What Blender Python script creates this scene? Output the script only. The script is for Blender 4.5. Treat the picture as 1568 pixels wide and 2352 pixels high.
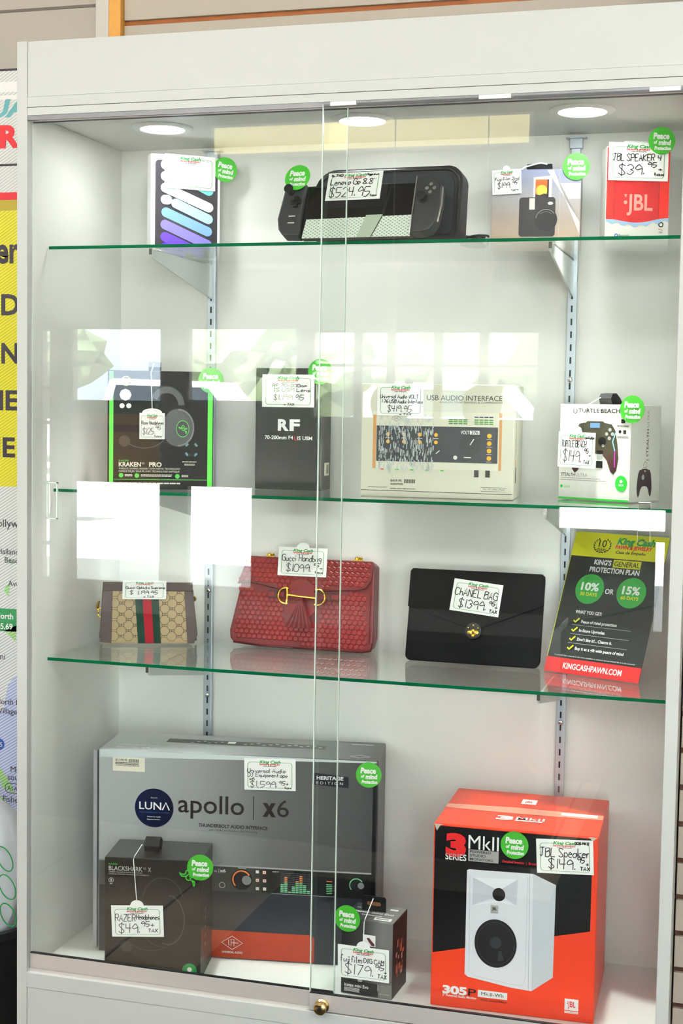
import bpy, bmesh, math, random
from mathutils import Matrix, Vector
random.seed(7)
for o in list(bpy.data.objects): bpy.data.objects.remove(o)
SC = bpy.context.scene
COL = SC.collection
ZB = 0.45                     # height of the cabinet's inner floor above the shop floor

# ---------------------------------------------------------------- camera, sky, sun, exposure
cam_d = bpy.data.cameras.new('camera')
cam_d.sensor_fit = 'VERTICAL'; cam_d.sensor_height = 36.0
cam_d.lens = 36.0 * 3306.32 / 2352.0
cam_d.clip_start = 0.05; cam_d.clip_end = 300
cam = bpy.data.objects.new('camera', cam_d); COL.objects.link(cam)
_yaw, _pitch, _roll = .2817, -.0707, .0161
_f = Vector((-math.sin(_yaw)*math.cos(_pitch), math.cos(_yaw)*math.cos(_pitch), math.sin(_pitch)))
_r = _f.cross(Vector((0, 0, 1))).normalized(); _u = _r.cross(_f)
_R = _r*math.cos(_roll) + _u*math.sin(_roll); _U = _u*math.cos(_roll) - _r*math.sin(_roll)
cam.matrix_world = Matrix(((_R.x, _U.x, -_f.x, 1.3435), (_R.y, _U.y, -_f.y, -2.4754), (_R.z, _U.z, -_f.z, 1.1093 + ZB), (0, 0, 0, 1)))
SC.camera = cam

world = bpy.data.worlds.new('sky'); SC.world = world; world.use_nodes = True
_bg = world.node_tree.nodes['Background']
_bg.inputs[0].default_value = (0.72, 0.86, 1.0, 1); _bg.inputs[1].default_value = 4.6
sun_d = bpy.data.lights.new('sun', 'SUN'); sun_d.energy = 118; sun_d.angle = 0.01; sun_d.color = (1, .97, .93)
sun = bpy.data.objects.new('sun', sun_d); COL.objects.link(sun)
sun.rotation_euler = (math.radians(-48), 0, math.radians(14))   # from behind the building, high
vs = SC.view_settings
vs.view_transform = 'Standard'; vs.look = 'None'; vs.exposure = 1.0; vs.gamma = 1.0; vs.use_curve_mapping = False
cy = SC.cycles
cy.max_bounces = 10; cy.diffuse_bounces = 4; cy.glossy_bounces = 5; cy.transmission_bounces = 6; cy.transparent_max_bounces = 40
cy.use_denoising = True; cy.caustics_reflective = False; cy.caustics_refractive = False
cy.sample_clamp_indirect = 6.0

# ---------------------------------------------------------------- helpers
def lin(c): return c/12.92 if c <= .04045 else ((c+.055)/1.055)**2.4
def C(r, g, b): return (lin(r/255), lin(g/255), lin(b/255), 1)
MATS = {}
def M(name, col, rough=.5, metal=0., spec=.5, emit=0., bump=0., bscale=200., vary=0.):
    if name in MATS: return MATS[name]
    m = bpy.data.materials.new(name); m.use_nodes = True; nt = m.node_tree; b = nt.nodes['Principled BSDF']
    b.inputs['Base Color'].default_value = col; b.inputs['Roughness'].default_value = rough
    b.inputs['Metallic'].default_value = metal; b.inputs['Specular IOR Level'].default_value = spec
    if emit: b.inputs['Emission Color'].default_value = col; b.inputs['Emission Strength'].default_value = emit
    if bump or vary:
        tc = nt.nodes.new('ShaderNodeTexCoord'); n = nt.nodes.new('ShaderNodeTexNoise'); n.inputs['Scale'].default_value = bscale
        n.inputs['Detail'].default_value = 3; nt.links.new(tc.outputs['Object'], n.inputs['Vector'])
        if bump:
            bp = nt.nodes.new('ShaderNodeBump'); bp.inputs['Strength'].default_value = bump; bp.inputs['Distance'].default_value = .001
            nt.links.new(n.outputs['Fac'], bp.inputs['Height']); nt.links.new(bp.outputs['Normal'], b.inputs['Normal'])
        if vary:
            mx = nt.nodes.new('ShaderNodeMix'); mx.data_type = 'RGBA'
            mx.inputs[6].default_value = tuple(c*(1-vary) for c in col[:3]) + (1,); mx.inputs[7].default_value = tuple(min(1, c*(1+vary)) for c in col[:3]) + (1,)
            nt.links.new(n.outputs['Fac'], mx.inputs[0]); nt.links.new(mx.outputs[2], b.inputs['Base Color'])
    MATS[name] = m; return m
def ramp_mat(name, axis, stops, rough=.4, scale=1.0, metal=0.):
    """printed colour blend along a local axis of the object (artwork, in apollo_grad partly painted light)"""
    m = bpy.data.materials.new(name); m.use_nodes = True; nt = m.node_tree; b = nt.nodes['Principled BSDF']
    tc = nt.nodes.new('ShaderNodeTexCoord'); sx = nt.nodes.new('ShaderNodeSeparateXYZ'); r = nt.nodes.new('ShaderNodeValToRGB')
    mu = nt.nodes.new('ShaderNodeMath'); mu.operation = 'MULTIPLY'; mu.inputs[1].default_value = scale
    nt.links.new(tc.outputs['Object'], sx.inputs[0]); nt.links.new(sx.outputs[axis], mu.inputs[0]); nt.links.new(mu.outputs[0], r.inputs[0])
    e = r.color_ramp.elements
    while len(e) < len(stops): e.new(.5)
    for k, (p, c) in enumerate(stops): e[k].position = p; e[k].color = c
    nt.links.new(r.outputs[0], b.inputs['Base Color']); b.inputs['Roughness'].default_value = rough; b.inputs['Metallic'].default_value = metal
    MATS[name] = m; return m
def glass_mat(name, tint, f0=.045, strength=1.0):
    m = bpy.data.materials.new(name); m.use_nodes = True; nt = m.node_tree; nt.nodes.clear()
    out = nt.nodes.new('ShaderNodeOutputMaterial'); mix = nt.nodes.new('ShaderNodeMixShader')
    tr = nt.nodes.new('ShaderNodeBsdfTransparent'); tr.inputs[0].default_value = tint
    gl = nt.nodes.new('ShaderNodeBsdfGlossy'); gl.inputs['Roughness'].default_value = 0.0; gl.inputs['Color'].default_value = (1, 1, 1, 1)
    lw = nt.nodes.new('ShaderNodeLayerWeight'); lw.inputs[0].default_value = .5
    p = nt.nodes.new('ShaderNodeMath'); p.operation = 'POWER'; p.inputs[1].default_value = 5
    ma = nt.nodes.new('ShaderNodeMath'); ma.operation = 'MULTIPLY_ADD'; ma.inputs[1].default_value = (1-f0)*strength; ma.inputs[2].default_value = f0
    nt.links.new(lw.outputs['Facing'], p.inputs[0]); nt.links.new(p.outputs[0], ma.inputs[0]); nt.links.new(ma.outputs[0], mix.inputs[0])
    nt.links.new(tr.outputs[0], mix.inputs[1]); nt.links.new(gl.outputs[0], mix.inputs[2]); nt.links.new(mix.outputs[0], out.inputs[0])
    MATS[name] = m; return m
def translucent_mat(name, col, trans=.5):
    m = bpy.data.materials.new(name); m.use_nodes = True; nt = m.node_tree; nt.nodes.clear()
    out = nt.nodes.new('ShaderNodeOutputMaterial'); mix = nt.nodes.new('ShaderNodeMixShader'); mix.inputs[0].default_value = trans
    d = nt.nodes.new('ShaderNodeBsdfDiffuse'); d.inputs[0].default_value = col
    t = nt.nodes.new('ShaderNodeBsdfTranslucent'); t.inputs[0].default_value = col
    nt.links.new(d.outputs[0], mix.inputs[1]); nt.links.new(t.outputs[0], mix.inputs[2]); nt.links.new(mix.outputs[0], out.inputs[0])
    MATS[name] = m; return m

FRONT = lambda u, v, e: (u, -e, v)
def TOP(h): return lambda u, v, e: (u, v, h+e)
def RIGHT(w): return lambda u, v, e: (w+e, u, v)
_txt = {}
def text_geo(s, bold=0., shear=0.):
    k = (s, bold, shear)
    if k not in _txt:
        cu = bpy.data.curves.new('t', 'FONT'); cu.body = s; cu.size = 1; cu.offset = bold; cu.shear = shear; cu.resolution_u = 3
        ob = bpy.data.objects.new('t', cu); me = ob.to_mesh()
        vs_ = [(v.co.x, v.co.y) for v in me.vertices]; fs = [tuple(p.vertices) for p in me.polygons]
        ob.to_mesh_clear(); bpy.data.objects.remove(ob); bpy.data.curves.remove(cu)
        _txt[k] = (vs_, fs)
    return _txt[k]
GLY = {'A': '02 28 42|14 34', 'B': '02 08|08 38 47 36 05|05 36 44 32 02', 'C': '47 28 07 03 22 43', 'D': '02 08|08 28 46 44 22 02', 'E': '48 08|08 02|02 42|05 35',
 'F': '48 08|08 02|05 35', 'G': '47 28 07 03 22 42 45 25', 'H': '08 02|48 42|05 45', 'I': '18 12|08 28|02 22', 'J': '08 48|28 23 12 03', 'K': '08 02|48 05|05 42', 'L': '08 02|02 42',
 'M': '02 08|08 25|25 48|48 42', 'N': '02 08|08 42|42 48', 'O': '28 07 03 22 43 47 28', 'P': '02 08|08 38 46 35 05', 'Q': '28 07 03 22 43 47 28|24 52', 'R': '02 08|08 38 46 35 05|25 42',
 'S': '47 28 07 25 43 22 03', 'T': '08 48|28 22', 'U': '08 03 22 43 48', 'V': '08 22|22 48', 'W': '08 12|12 25|25 32|32 48', 'X': '08 42|48 02', 'Y': '08 25|48 25|25 22', 'Z': '08 48|48 02|02 42',
 'a': '35 15 04 03 12 33 35|35 32', 'b': '08 02|05 34 33 22 02', 'c': '34 15 03 12 32', 'd': '38 32|35 15 03 12 32', 'e': '04 34 25 15 03 12 32', 'f': '37 28 17 12|05 25', 'g': '35 15 04 13 33|35 31 20 01',
 'h': '08 02|04 25 34 32', 'i': '05 02|06 07', 'j': '15 11 00|16 17', 'k': '08 02|35 04|04 32', 'l': '08 03 12', 'm': '05 02|04 15 24 22|24 35 44 42', 'n': '05 02|04 15 34 32', 'o': '15 04 03 12 23 34 25 15',
 'p': '05 00|05 25 34 33 22 03', 'q': '35 15 04 13 33|35 30', 'r': '05 02|04 15 25', 's': '35 15 04 33 22 02', 't': '18 13 22|05 25', 'u': '05 03 12 33 35|35 32', 'v': '05 12|12 35', 'w': '05 12|12 24|24 32|32 45',
 'x': '05 32|35 02', 'y': '05 23|35 00', 'z': '05 35|35 02|02 32', '0': '28 07 03 22 43 47 28', '1': '18 12', '2': '07 28 46 02|02 42', '3': '07 28 46 25|25 44 22 03', '4': '08 05|05 45|38 32',
 '5': '48 08|08 05 35 44 22 02', '6': '38 05 03 22 43 35 04', '7': '08 48|48 12', '8': '28 07 25 43 22 03 25 47 28', '9': '46 28 06 15 46|46 42', '$': '47 28 07 25 43 22 03|29 21', '.': '02 03', ',': '03 01',
 '+': '26 22|04 44', '-': '04 34', '"': '08 07|28 27', ' ': ''}
class MB:
    def __init__(s): s.v = []; s.f = []; s.map = None; s.e = .0004
    def face(s, pts):
        n = len(s.v); s.v += [tuple(p) for p in pts]; s.f.append(tuple(range(n, n+len(pts))))
    def m(s, u, v, e=None): return s.map(u, v, s.e if e is None else e)
    # flat print pieces on the mapped face
    def rect(s, u0, v0, u1, v1): s.face([s.m(u0, v0), s.m(u1, v0), s.m(u1, v1), s.m(u0, v1)])
    def poly(s, pts): s.face([s.m(u, v) for u, v in pts])
    def disc(s, u, v, r, n=32, rv=None, a0=0., a1=2*math.pi):
        rv = rv or r
        s.poly([(u+r*math.cos(a0+(a1-a0)*k/n), v+rv*math.sin(a0+(a1-a0)*k/n)) for k in range(n)])
    def ring(s, u, v, r0, r1, n=32, a0=0., a1=2*math.pi, k=1.0):
        for i in range(n):
            a, b = a0+(a1-a0)*i/n, a0+(a1-a0)*(i+1)/n
            s.poly([(u+r0*math.cos(a), v+k*r0*math.sin(a)), (u+r1*math.cos(a), v+k*r1*math.sin(a)), (u+r1*math.cos(b), v+k*r1*math.sin(b)), (u+r0*math.cos(b), v+k*r0*math.sin(b))])
    def rrect(s, u0, v0, u1, v1, r, n=5):
        p = []
        for cu, cv, a in ((u1-r, v0+r, -90), (u1-r, v1-r, 0), (u0+r, v1-r, 90), (u0+r, v0+r, 180)):
            p += [(cu+r*math.cos(math.radians(a+90*k/n)), cv+r*math.sin(math.radians(a+90*k/n))) for k in range(n+1)]
        s.poly(p); return p
    def line(s, pts, w, closed=False):
        pts = [Vector(p) for p in pts]; n = len(pts); L = []; Rr = []
        for i in range(n):
            a = pts[i-1] if (i or closed) else pts[i]; b = pts[(i+1) % n] if (i < n-1 or closed) else pts[i]
            d = (b-a); d = d.normalized() if d.length > 1e-9 else Vector((1, 0))
            q = Vector((-d.y, d.x))*w/2; L.append(pts[i]+q); Rr.append(pts[i]-q)
        for i in range(n if closed else n-1):
            j = (i+1) % n; s.poly([Rr[i], Rr[j], L[j], L[i]])
    def curve(s, p, w, k_=5):
        q = [p[0]]+list(p)+[p[-1]]; o = []
        for i in range(1, len(q)-2):
            for k in range(k_):
                t = k/k_; a, b, c, d = q[i-1], q[i], q[i+1], q[i+2]
                o.append(tuple(.5*(2*b[j]+(c[j]-a[j])*t+(2*a[j]-5*b[j]+4*c[j]-d[j])*t*t+(3*b[j]-a[j]-3*c[j]+d[j])*t**3) for j in (0, 1)))
        s.line(o+[p[-1]], w)
    def capsule(s, p, q, r, n=10):
        p = Vector(p); q = Vector(q); a = math.atan2(q.y-p.y, q.x-p.x)
        s.poly([(q.x+r*math.cos(a-math.pi/2+math.pi*k/n), q.y+r*math.sin(a-math.pi/2+math.pi*k/n)) for k in range(n+1)] +
               [(p.x+r*math.cos(a+math.pi/2+math.pi*k/n), p.y+r*math.sin(a+math.pi/2+math.pi*k/n)) for k in range(n+1)])
    def text(s, t, u0, v0, u1=None, h=None, bold=0., shear=0., vert=False, align='L'):
        vs_, fs = text_geo(t, bold, shear)
        if not vs_: return
        x0 = min(p[0] for p in vs_); x1 = max(p[0] for p in vs_)
        cap = .69
        if u1 is not None: sx = (u1-u0)/(x1-x0); sy = (h/cap) if h else sx
        else: sy = h/cap; sx = sy
        off = 0 if align == 'L' else -(x1-x0)*sx/2 if align == 'C' else -(x1-x0)*sx
        n = len(s.v)
        for x, y in vs_:
            a, b = (x-x0)*sx+off, y*sy
            s.v.append(s.m(u0-b, v0+a) if vert else s.m(u0+a, v0+b))
        s.f += [tuple(n+i for i in f) for f in fs]
    def ft(s, t, f, bold=0., shear=0., h=None): s.text(t, f[0], f[1], f[2], h or (f[3]-f[1]), bold, shear)
    def hand(s, t, u0, v0, h, u1=None, w=.0011, slant=.08, jit=.25):
        """marker handwriting made of strokes; h = capital height, v0 = base line"""
        rnd = random.Random(sum(map(ord, t))); x = 0.; st = []
        for ch in t:
            g = GLY.get(ch, ''); mxx = 1.2
            dy = rnd.uniform(-jit, jit)
            for sk in g.split('|') if g else ():
                p = [(int(q[0])+rnd.uniform(-.12, .12), int(q[1])-2+dy+rnd.uniform(-.12, .12)) for q in sk.split()]
                mxx = max([mxx]+[a for a, _ in p])
                if len(p) > 3:
                    q = [p[0]]+p+[p[-1]]; o = []
                    for i in range(1, len(q)-2):
                        for k in range(4):
                            tt = k/4; a, b, c, d = q[i-1], q[i], q[i+1], q[i+2]
                            o.append(tuple(.5*(2*b[j]+(c[j]-a[j])*tt+(2*a[j]-5*b[j]+4*c[j]-d[j])*tt*tt+(3*b[j]-a[j]-3*c[j]+d[j])*tt**3) for j in (0, 1)))
                    p = o+[p[-1]]
                st.append([(x+a, b) for a, b in p])
            x += mxx+1.1 if ch != ' ' else 2.2
        sy = h/6; sx = (u1-u0)/max(x-1.1, .1) if u1 else sy
        for p in st: s.line([(u0+a*sx+b*sy*slant, v0+b*sy) for a, b in p], w)
    # solids in local coordinates
    def box(s, x0, y0, z0, x1, y1, z1):
        n = len(s.v); s.v += [(x0, y0, z0), (x1, y0, z0), (x1, y1, z0), (x0, y1, z0), (x0, y0, z1), (x1, y0, z1), (x1, y1, z1), (x0, y1, z1)]
        s.f += [tuple(n+i for i in q) for q in ((0, 3, 2, 1), (4, 5, 6, 7), (0, 1, 5, 4), (1, 2, 6, 5), (2, 3, 7, 6), (3, 0, 4, 7))]
    def prism(s, pts, y0, y1):
        """(x,z) outline, counter-clockwise seen from the front, from y0 (front) to y1 (back)"""
        n = len(s.v); k = len(pts); s.v += [(a, y0, b) for a, b in pts]+[(a, y1, b) for a, b in pts]
        s.f.append(tuple(range(n, n+k))); s.f.append(tuple(range(n+2*k-1, n+k-1, -1)))
        for i in range(k): j = (i+1) % k; s.f.append((n+i, n+k+i, n+k+j, n+j))
    def prism_x(s, pts, x0, x1):
        n = len(s.v); k = len(pts); s.v += [(x0, a, b) for a, b in pts]+[(x1, a, b) for a, b in pts]
        s.f.append(tuple(range(n+k-1, n-1, -1))); s.f.append(tuple(range(n+k, n+2*k)))
        for i in range(k): j = (i+1) % k; s.f.append((n+i, n+j, n+k+j, n+k+i))
    def lathe(s, c, axis, prof, n=24):
        """prof: (r, t) along axis from c"""
        c = Vector(c); a = Vector(axis).normalized(); p = a.orthogonal().normalized(); q = a.cross(p); b = len(s.v)
        for r, t in prof:
            for i in range(n):
                an = 2*math.pi*i/n; s.v.append(tuple(c+a*t+(p*math.cos(an)+q*math.sin(an))*r))
        for j in range(len(prof)-1):
            for i in range(n):
                k = (i+1) % n; s.f.append((b+j*n+i, b+j*n+k, b+(j+1)*n+k, b+(j+1)*n+i))
        s.f.append(tuple(b+i for i in range(n-1, -1, -1))); s.f.append(tuple(b+(len(prof)-1)*n+i for i in range(n)))
    def tube(s, pts, r, n=8, closed=False, radii=None):
        pts = [Vector(p) for p in pts]; b = len(s.v); L = len(pts)
        up = Vector((.13, .31, .94))
        for i, p in enumerate(pts):
            d = (pts[(i+1) % L]-pts[i-1]) if closed else (pts[min(i+1, L-1)]-pts[max(i-1, 0)])
            d.normalize(); x = d.cross(up); x = x.normalized() if x.length > 1e-4 else d.orthogonal().normalized(); y = d.cross(x)
            rr = radii[i] if radii else r
            for k in range(n): a = 2*math.pi*k/n; s.v.append(tuple(p+(x*math.cos(a)+y*math.sin(a))*rr))
        for i in range(L if closed else L-1):
            j = (i+1) % L
            for k in range(n): l = (k+1) % n; s.f.append((b+i*n+k, b+i*n+l, b+j*n+l, b+j*n+k))
        if not closed: s.f.append(tuple(b+k for k in range(n-1, -1, -1))); s.f.append(tuple(b+(L-1)*n+k for k in range(n)))
    def strap(s, pts, x0, x1, t):
        """ribbon of width x0..x1 following (y,z) points, thickness t"""
        P = [Vector(p) for p in pts]; o = []; i_ = []
        for k in range(len(P)):
            d = P[min(k+1, len(P)-1)]-P[max(k-1, 0)]; d.normalize(); q = Vector((-d.y, d.x))*t/2; o.append(P[k]+q); i_.append(P[k]-q)
        for k in range(len(P)-1): s.prism_x([i_[k], i_[k+1], o[k+1], o[k]], x0, x1)
    def build(s, name, mat, parent=None, smooth=False, bevel=0., loc=None, label=None):
        me = bpy.data.meshes.new(name); me.from_pydata(s.v, [], s.f); me.update()
        if isinstance(mat, str): mat = MATS[mat]
        me.materials.append(mat)
        o = bpy.data.objects.new(name, me); COL.objects.link(o)
        if parent: o.parent = parent
        if loc: o.location = loc
        if smooth:
            bm = bmesh.new(); bm.from_mesh(me); bmesh.ops.remove_doubles(bm, verts=bm.verts, dist=1e-6); bmesh.ops.recalc_face_normals(bm, faces=bm.faces); bm.to_mesh(me); bm.free()
            me.polygons.foreach_set('use_smooth', [True]*len(me.polygons))
            if hasattr(me, 'set_sharp_from_angle'): me.set_sharp_from_angle(angle=math.radians(40))
        if bevel:
            bm = bmesh.new(); bm.from_mesh(me); bmesh.ops.remove_doubles(bm, verts=bm.verts, dist=1e-6)
            bmesh.ops.bevel(bm, geom=list(bm.edges), offset=bevel, segments=2, affect='EDGES', profile=.6); bm.to_mesh(me); bm.free()
        if label: o['label'] = label
        return o
def tag(o, label, cat, group=None, kind=None):
    if label: o['label'] = label
    if cat: o['category'] = cat
    if group: o['group'] = group
    if kind: o['kind'] = kind
    return o
def struct(o): o['kind'] = 'structure'; return o
def empty(name, loc=(0, 0, 0), rot=(0, 0, 0)):
    o = bpy.data.objects.new(name, None); o.empty_display_size = .02; COL.objects.link(o); o.location = loc; o.rotation_euler = rot; return o
def P(map_, layer=1):
    b = MB(); b.map = map_; b.e = .00035*layer; return b
def boxpart(name, mat, parent, *a, bevel=0., label=None):
    b = MB(); b.box(*a); return b.build(name, mat, parent, bevel=bevel, label=label)
def rr_pts(x0, z0, x1, z1, r, n=5):
    rs = r if isinstance(r, (tuple, list)) else (r,)*4; p = []
    for (cx, cz, a), q in zip(((x1, z0, -90), (x1, z1, 0), (x0, z1, 90), (x0, z0, 180)), rs):
        cx += -q if cx == x1 else q; cz += q if cz == z0 else -q
        p += [(cx+q*math.cos(math.radians(a+90*k/n)), cz+q*math.sin(math.radians(a+90*k/n))) for k in range(n+1)]
    return p

# ---------------------------------------------------------------- shared materials
M('cab_white', C(191, 193, 190), .38, bump=.02, bscale=300)
M('cab_inner', C(231, 231, 226), .5, bump=.05, bscale=400)
M('alu', C(206, 200, 196), .3, metal=.35, bump=.03, bscale=90)
M('alu_dark', C(120, 120, 122), .35, metal=.8)
M('zinc', C(186, 196, 204), .32, metal=.55)
M('slot_dark', C(30, 32, 36), .6)
M('chrome', C(215, 215, 215), .12, metal=1)
M('brass', C(196, 168, 110), .2, metal=1)
M('gold', C(230, 190, 80), .22, metal=1)
M('black', C(14, 14, 17), .4)
M('black_soft', C(20, 20, 24), .75, bump=.2, bscale=900)
M('white', C(244, 244, 242), .45)
M('card', C(250, 250, 247), .55)
M('ink', C(22, 20, 24), .6)
M('pgreen', C(24, 150, 74), .5)
M('pred', C(214, 32, 44), .5)
M('clear_plastic', C(235, 238, 236), .15)
glass_mat('door_glass', (.982, .992, .985, 1), .041)
glass_mat('shelf_glass', (.97, .99, .98, 1), .045)
glass_mat('window_glass', (.97, .98, .98, 1), .03)
glass_mat('acrylic', (.88, .91, .87, 1), .09)
translucent_mat('shelf_edge', C(22, 165, 120), .8)
M('door_edge', C(216, 234, 224), .3)

# ---------------------------------------------------------------- the shop around the cabinet
def tiles():
    g = struct(boxpart('floor', M('grout', C(38, 32, 28), .8), None, -3.3, -5.2, -.06, 3.7, 1.2, -.004))
    M('tile', C(206, 186, 160), .35, vary=.06, bscale=6)
    p = .53; me = None; bx = MB(); bx.box(0, 0, -.01, p-.012, p-.012, 0); first = None
    for i in range(-5, 6):
        for j in range(-9, 1):
            x = -.384+p*i; y = -1.468+p*j+p*5
            if x > 2.6 or x < -3.2 or y > .6 or y < -5.3: continue
            if first is None: first = bx.build('tile', 'tile', g); o = first
            else: o = first.copy(); COL.objects.link(o)
            o.parent = g; o.location = (x, y, 0)
tiles()
struct(boxpart('ceiling', M('ceil', C(232, 230, 224), .8), None, -3.3, -5.3, 3.2, 3.7, .6, 3.3))
struct(boxpart('wall_right', M('wall_paint', C(214, 208, 196), .7), None, 3.6, -5.2, 0, 3.7, .6, 3.2))
struct(boxpart('wall_left', 'wall_paint', None, -3.3, -5.2, 0, -3.2, .6, 3.2))

# slat wall behind the cabinet, each board its own piece
sw = struct(boxpart('wall_back', M('slat_core', C(150, 84, 34), .6, vary=.25, bscale=30), None, -.048, .478, 0, 3.6, .6, 3.2))
M('slat_face', C(178, 169, 156), .5)
pitch = .0754; gz0 = ZB+.133-pitch*7
first = None
bx = MB(); bx.box(0, 0, 0, 3.6, .010, pitch-.0115)
for k in range(-1, 37):
    if first is None: first = bx.build('slat', 'slat_face', sw, bevel=.0012); o = first
    else: o = first.copy(); COL.objects.link(o); o.parent = sw
    o.location = (-.019, .4675, gz0+k*pitch+.00575)
# slat panel standing forward beside the cabinet
sw2 = struct(boxpart('wall_slat_return', M('slat_core_shaded', C(74, 40, 22), .7), None, 1.2290, .084, 0, 2.6, .462, 2.9))  # core and boards here are darker copies, shade put into the colour
bx = MB(); bx.box(0, 0, 0, 1.37, .009, 0.0654-.0100); first = None
for k in range(-9, 36):
    if first is None: first = bx.build('slat', M('slat_face_shaded', C(168, 156, 142), .5), sw2, bevel=.001); o = first
    else: o = first.copy(); COL.objects.link(o); o.parent = sw2
    o.location = (1.2300, .0745, ZB+0.2639+k*0.0654+.0050)
struct(boxpart('trim_1', M('trim_wood', C(206, 148, 62), .45, vary=.12, bscale=60), None, -.049, .452, 0, -.0205, .4775, 3.2, bevel=.002))
struct(boxpart('trim_2', M('frame_white', C(200, 196, 188), .5), None, -.082, .455, 0, -.05, .52, 3.2, bevel=.002))
pn = struct(boxpart('wall_side', M('panel_grey', C(174, 167, 158), .55), None, -3.3, .505, 0, -.0825, .6, 3.2))
b = MB(); b.box(-3.2, .5028, ZB+1.993, -.0825, .5048, ZB+1.999); b.build('joint', M('joint_dark', C(96, 88, 82), .6), pn)

# perforated window film with a printed map and sales text
def hatch_mat(name, c1, c2, scale=330., thick=.5):
    m = bpy.data.materials.new(name); m.use_nodes = True; nt = m.node_tree; b = nt.nodes['Principled BSDF']
    tc = nt.nodes.new('ShaderNodeTexCoord'); mp = nt.nodes.new('ShaderNodeMapping'); mp.inputs['Rotation'].default_value = (0, math.radians(32), 0)
    w = nt.nodes.new('ShaderNodeTexWave'); w.bands_direction = 'Z'; w.inputs['Scale'].default_value = scale/6.28
    r = nt.nodes.new('ShaderNodeValToRGB'); r.color_ramp.interpolation = 'LINEAR'
    r.color_ramp.elements[0].color = c1; r.color_ramp.elements[1].color = c2; r.color_ramp.elements[0].position = thick-.15; r.color_ramp.elements[1].position = thick+.15
    nt.links.new(tc.outputs['Object'], mp.inputs[0]); nt.links.new(mp.outputs[0], w.inputs[0]); nt.links.new(w.outputs['Fac'], r.inputs[0]); nt.links.new(r.outputs[0], b.inputs['Base Color'])
    b.inputs['Roughness'].default_value = .5; MATS[name] = m; return m
hatch_mat('film_white', C(235, 236, 232), C(200, 204, 200)); hatch_mat('film_yellow', C(228, 220, 40), C(196, 188, 40)); hatch_mat('film_map', C(232, 234, 230), C(186, 190, 194))
hatch_mat('film_blue', C(150, 162, 214), C(206, 212, 226)); hatch_mat('film_green', C(120, 196, 88), C(190, 212, 176))
bn = empty('window_banner', (0, .497, ZB))
tag(bn, 'tall perforated window film with yellow sales text above a street map', 'banner')
BF = lambda u, v, e: (u, -e, v)
boxpart('film', 'film_white', bn, -1.2, 0, .05, -.10, .004, 1.867)
p = P(BF); p.rect(-1.2, .921, -.10, 1.55); p.build('yellow_field', 'film_yellow', bn)
p = P(BF); p.rect(-1.2, .05, -.10, .92); p.build('map_field', 'film_map', bn)
p = P(BF, 2); p.rect(-1.2, 1.815, -.1, 1.838); p.rect(-1.2, 1.798, -.1, 1.808); p.build('white_stripe', 'white', bn)
p = P(BF, 2); p.rect(-1.2, 1.574, -.1, 1.591); p.build('red_stripe', 'pred', bn)
p = P(BF, 2); p.rect(-1.2, 1.55, -.1, 1.574); p.build('olive_stripe', M('olive', C(176, 158, 44), .5), bn)
M('film_ink', C(52, 44, 56), .5)
for z0, z1 in ((1.65, 1.655), (1.862, 1.867)): p = P(BF, 2); p.rect(-1.2, z0, -.1, z1); p.build('black_line', 'film_ink', bn)
for t, u0, u1, z, h in (('er', -.349, -.287, 1.433, .058), ('ND', -.388, -.289, 1.315, .045), ('ON', -.388, -.292, 1.205, .044), ('HE', -.374, -.293, 1.098, .043), ('HE', -.383, -.300, .990, .043)):
    p = P(BF, 2); p.text(t, u0, z, u1, h, bold=.03); p.build('sale_word', 'film_ink', bn)
for t, u0, z, h in (('Hollywood', -.364, .827, .018), ('Hallandale', -.345, .764, .013), ('Beach', -.326, .744, .013), ('Aventura', -.318, .69, .013), ('Miami', -.375, .517, .015), ('North Bay', -.350, .412, .013), ('Village', -.343, .390, .013),
                    ('Miami', -.311, .253, .014), ('south', -.319, .234, .014), ('Fisher', -.331, .181, .014), ('Virginia', -.365, .129, .013)):
    p = P(BF, 4); p.text(t, u0, z, h=h); p.build('map_word', 'film_ink', bn)
p = P(BF, 2); p.text('UA', -.365, 1.761, -.270, .036, bold=.04, shear=.2); p.build('teal_text', M('teal', C(96, 168, 172), .5), bn)
p = P(BF, 2); p.text('ER', -.378, 1.693, -.287, .046, bold=.05); p.build('red_text', 'pred', bn)
p = P(BF, 2); p.poly([(-1.2, .05), (-.1, .05), (-.1, .47), (-.30, .48), (-.318, .46), (-.33, .40), (-.36, .36), (-1.2, .40)]); p.build('map_water', 'film_blue', bn)
for q in ([(-.345, .20), (-.30, .16), (-.296, .13), (-.33, .15)], [(-.33, .68), (-.316, .665), (-.312, .70)], [(-.327, .585), (-.298, .56), (-.296, .60)], [(-.31, .75), (-.305, .735), (-.317, .755)], [(-.345, .27), (-.31, .225), (-.30, .20), (-.335, .215)]):
    p = P(BF, 3); p.poly(q); p.build('map_green', 'film_green', bn)
p = P(BF, 3); p.rect(-.5, .584, -.2965, .637); p.build('road_sign', M('sign_green', C(40, 140, 80), .5), bn)
p = P(BF, 4); p.text('North', -.351, .613, h=.013, bold=.02); p.text('305.69', -.356, .589, h=.013, bold=.02); p.build('road_text', 'white', bn)
p = P(BF, 4); p.disc(-.341, .316, .014, 20); p.build('route_shield', M('shield_blue', C(50, 90, 170), .5), bn)
p = P(BF, 5); p.text('95', -.346, .311, h=.010); p.build('route_number', 'white', bn)
p = P(BF, 4); p.line(rr_pts(-.325, .203, -.285, .226, .01), .0015, True); p.text('A1A', -.320, .209, h=.010); p.build('route_pill', 'film_ink', bn)

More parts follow.
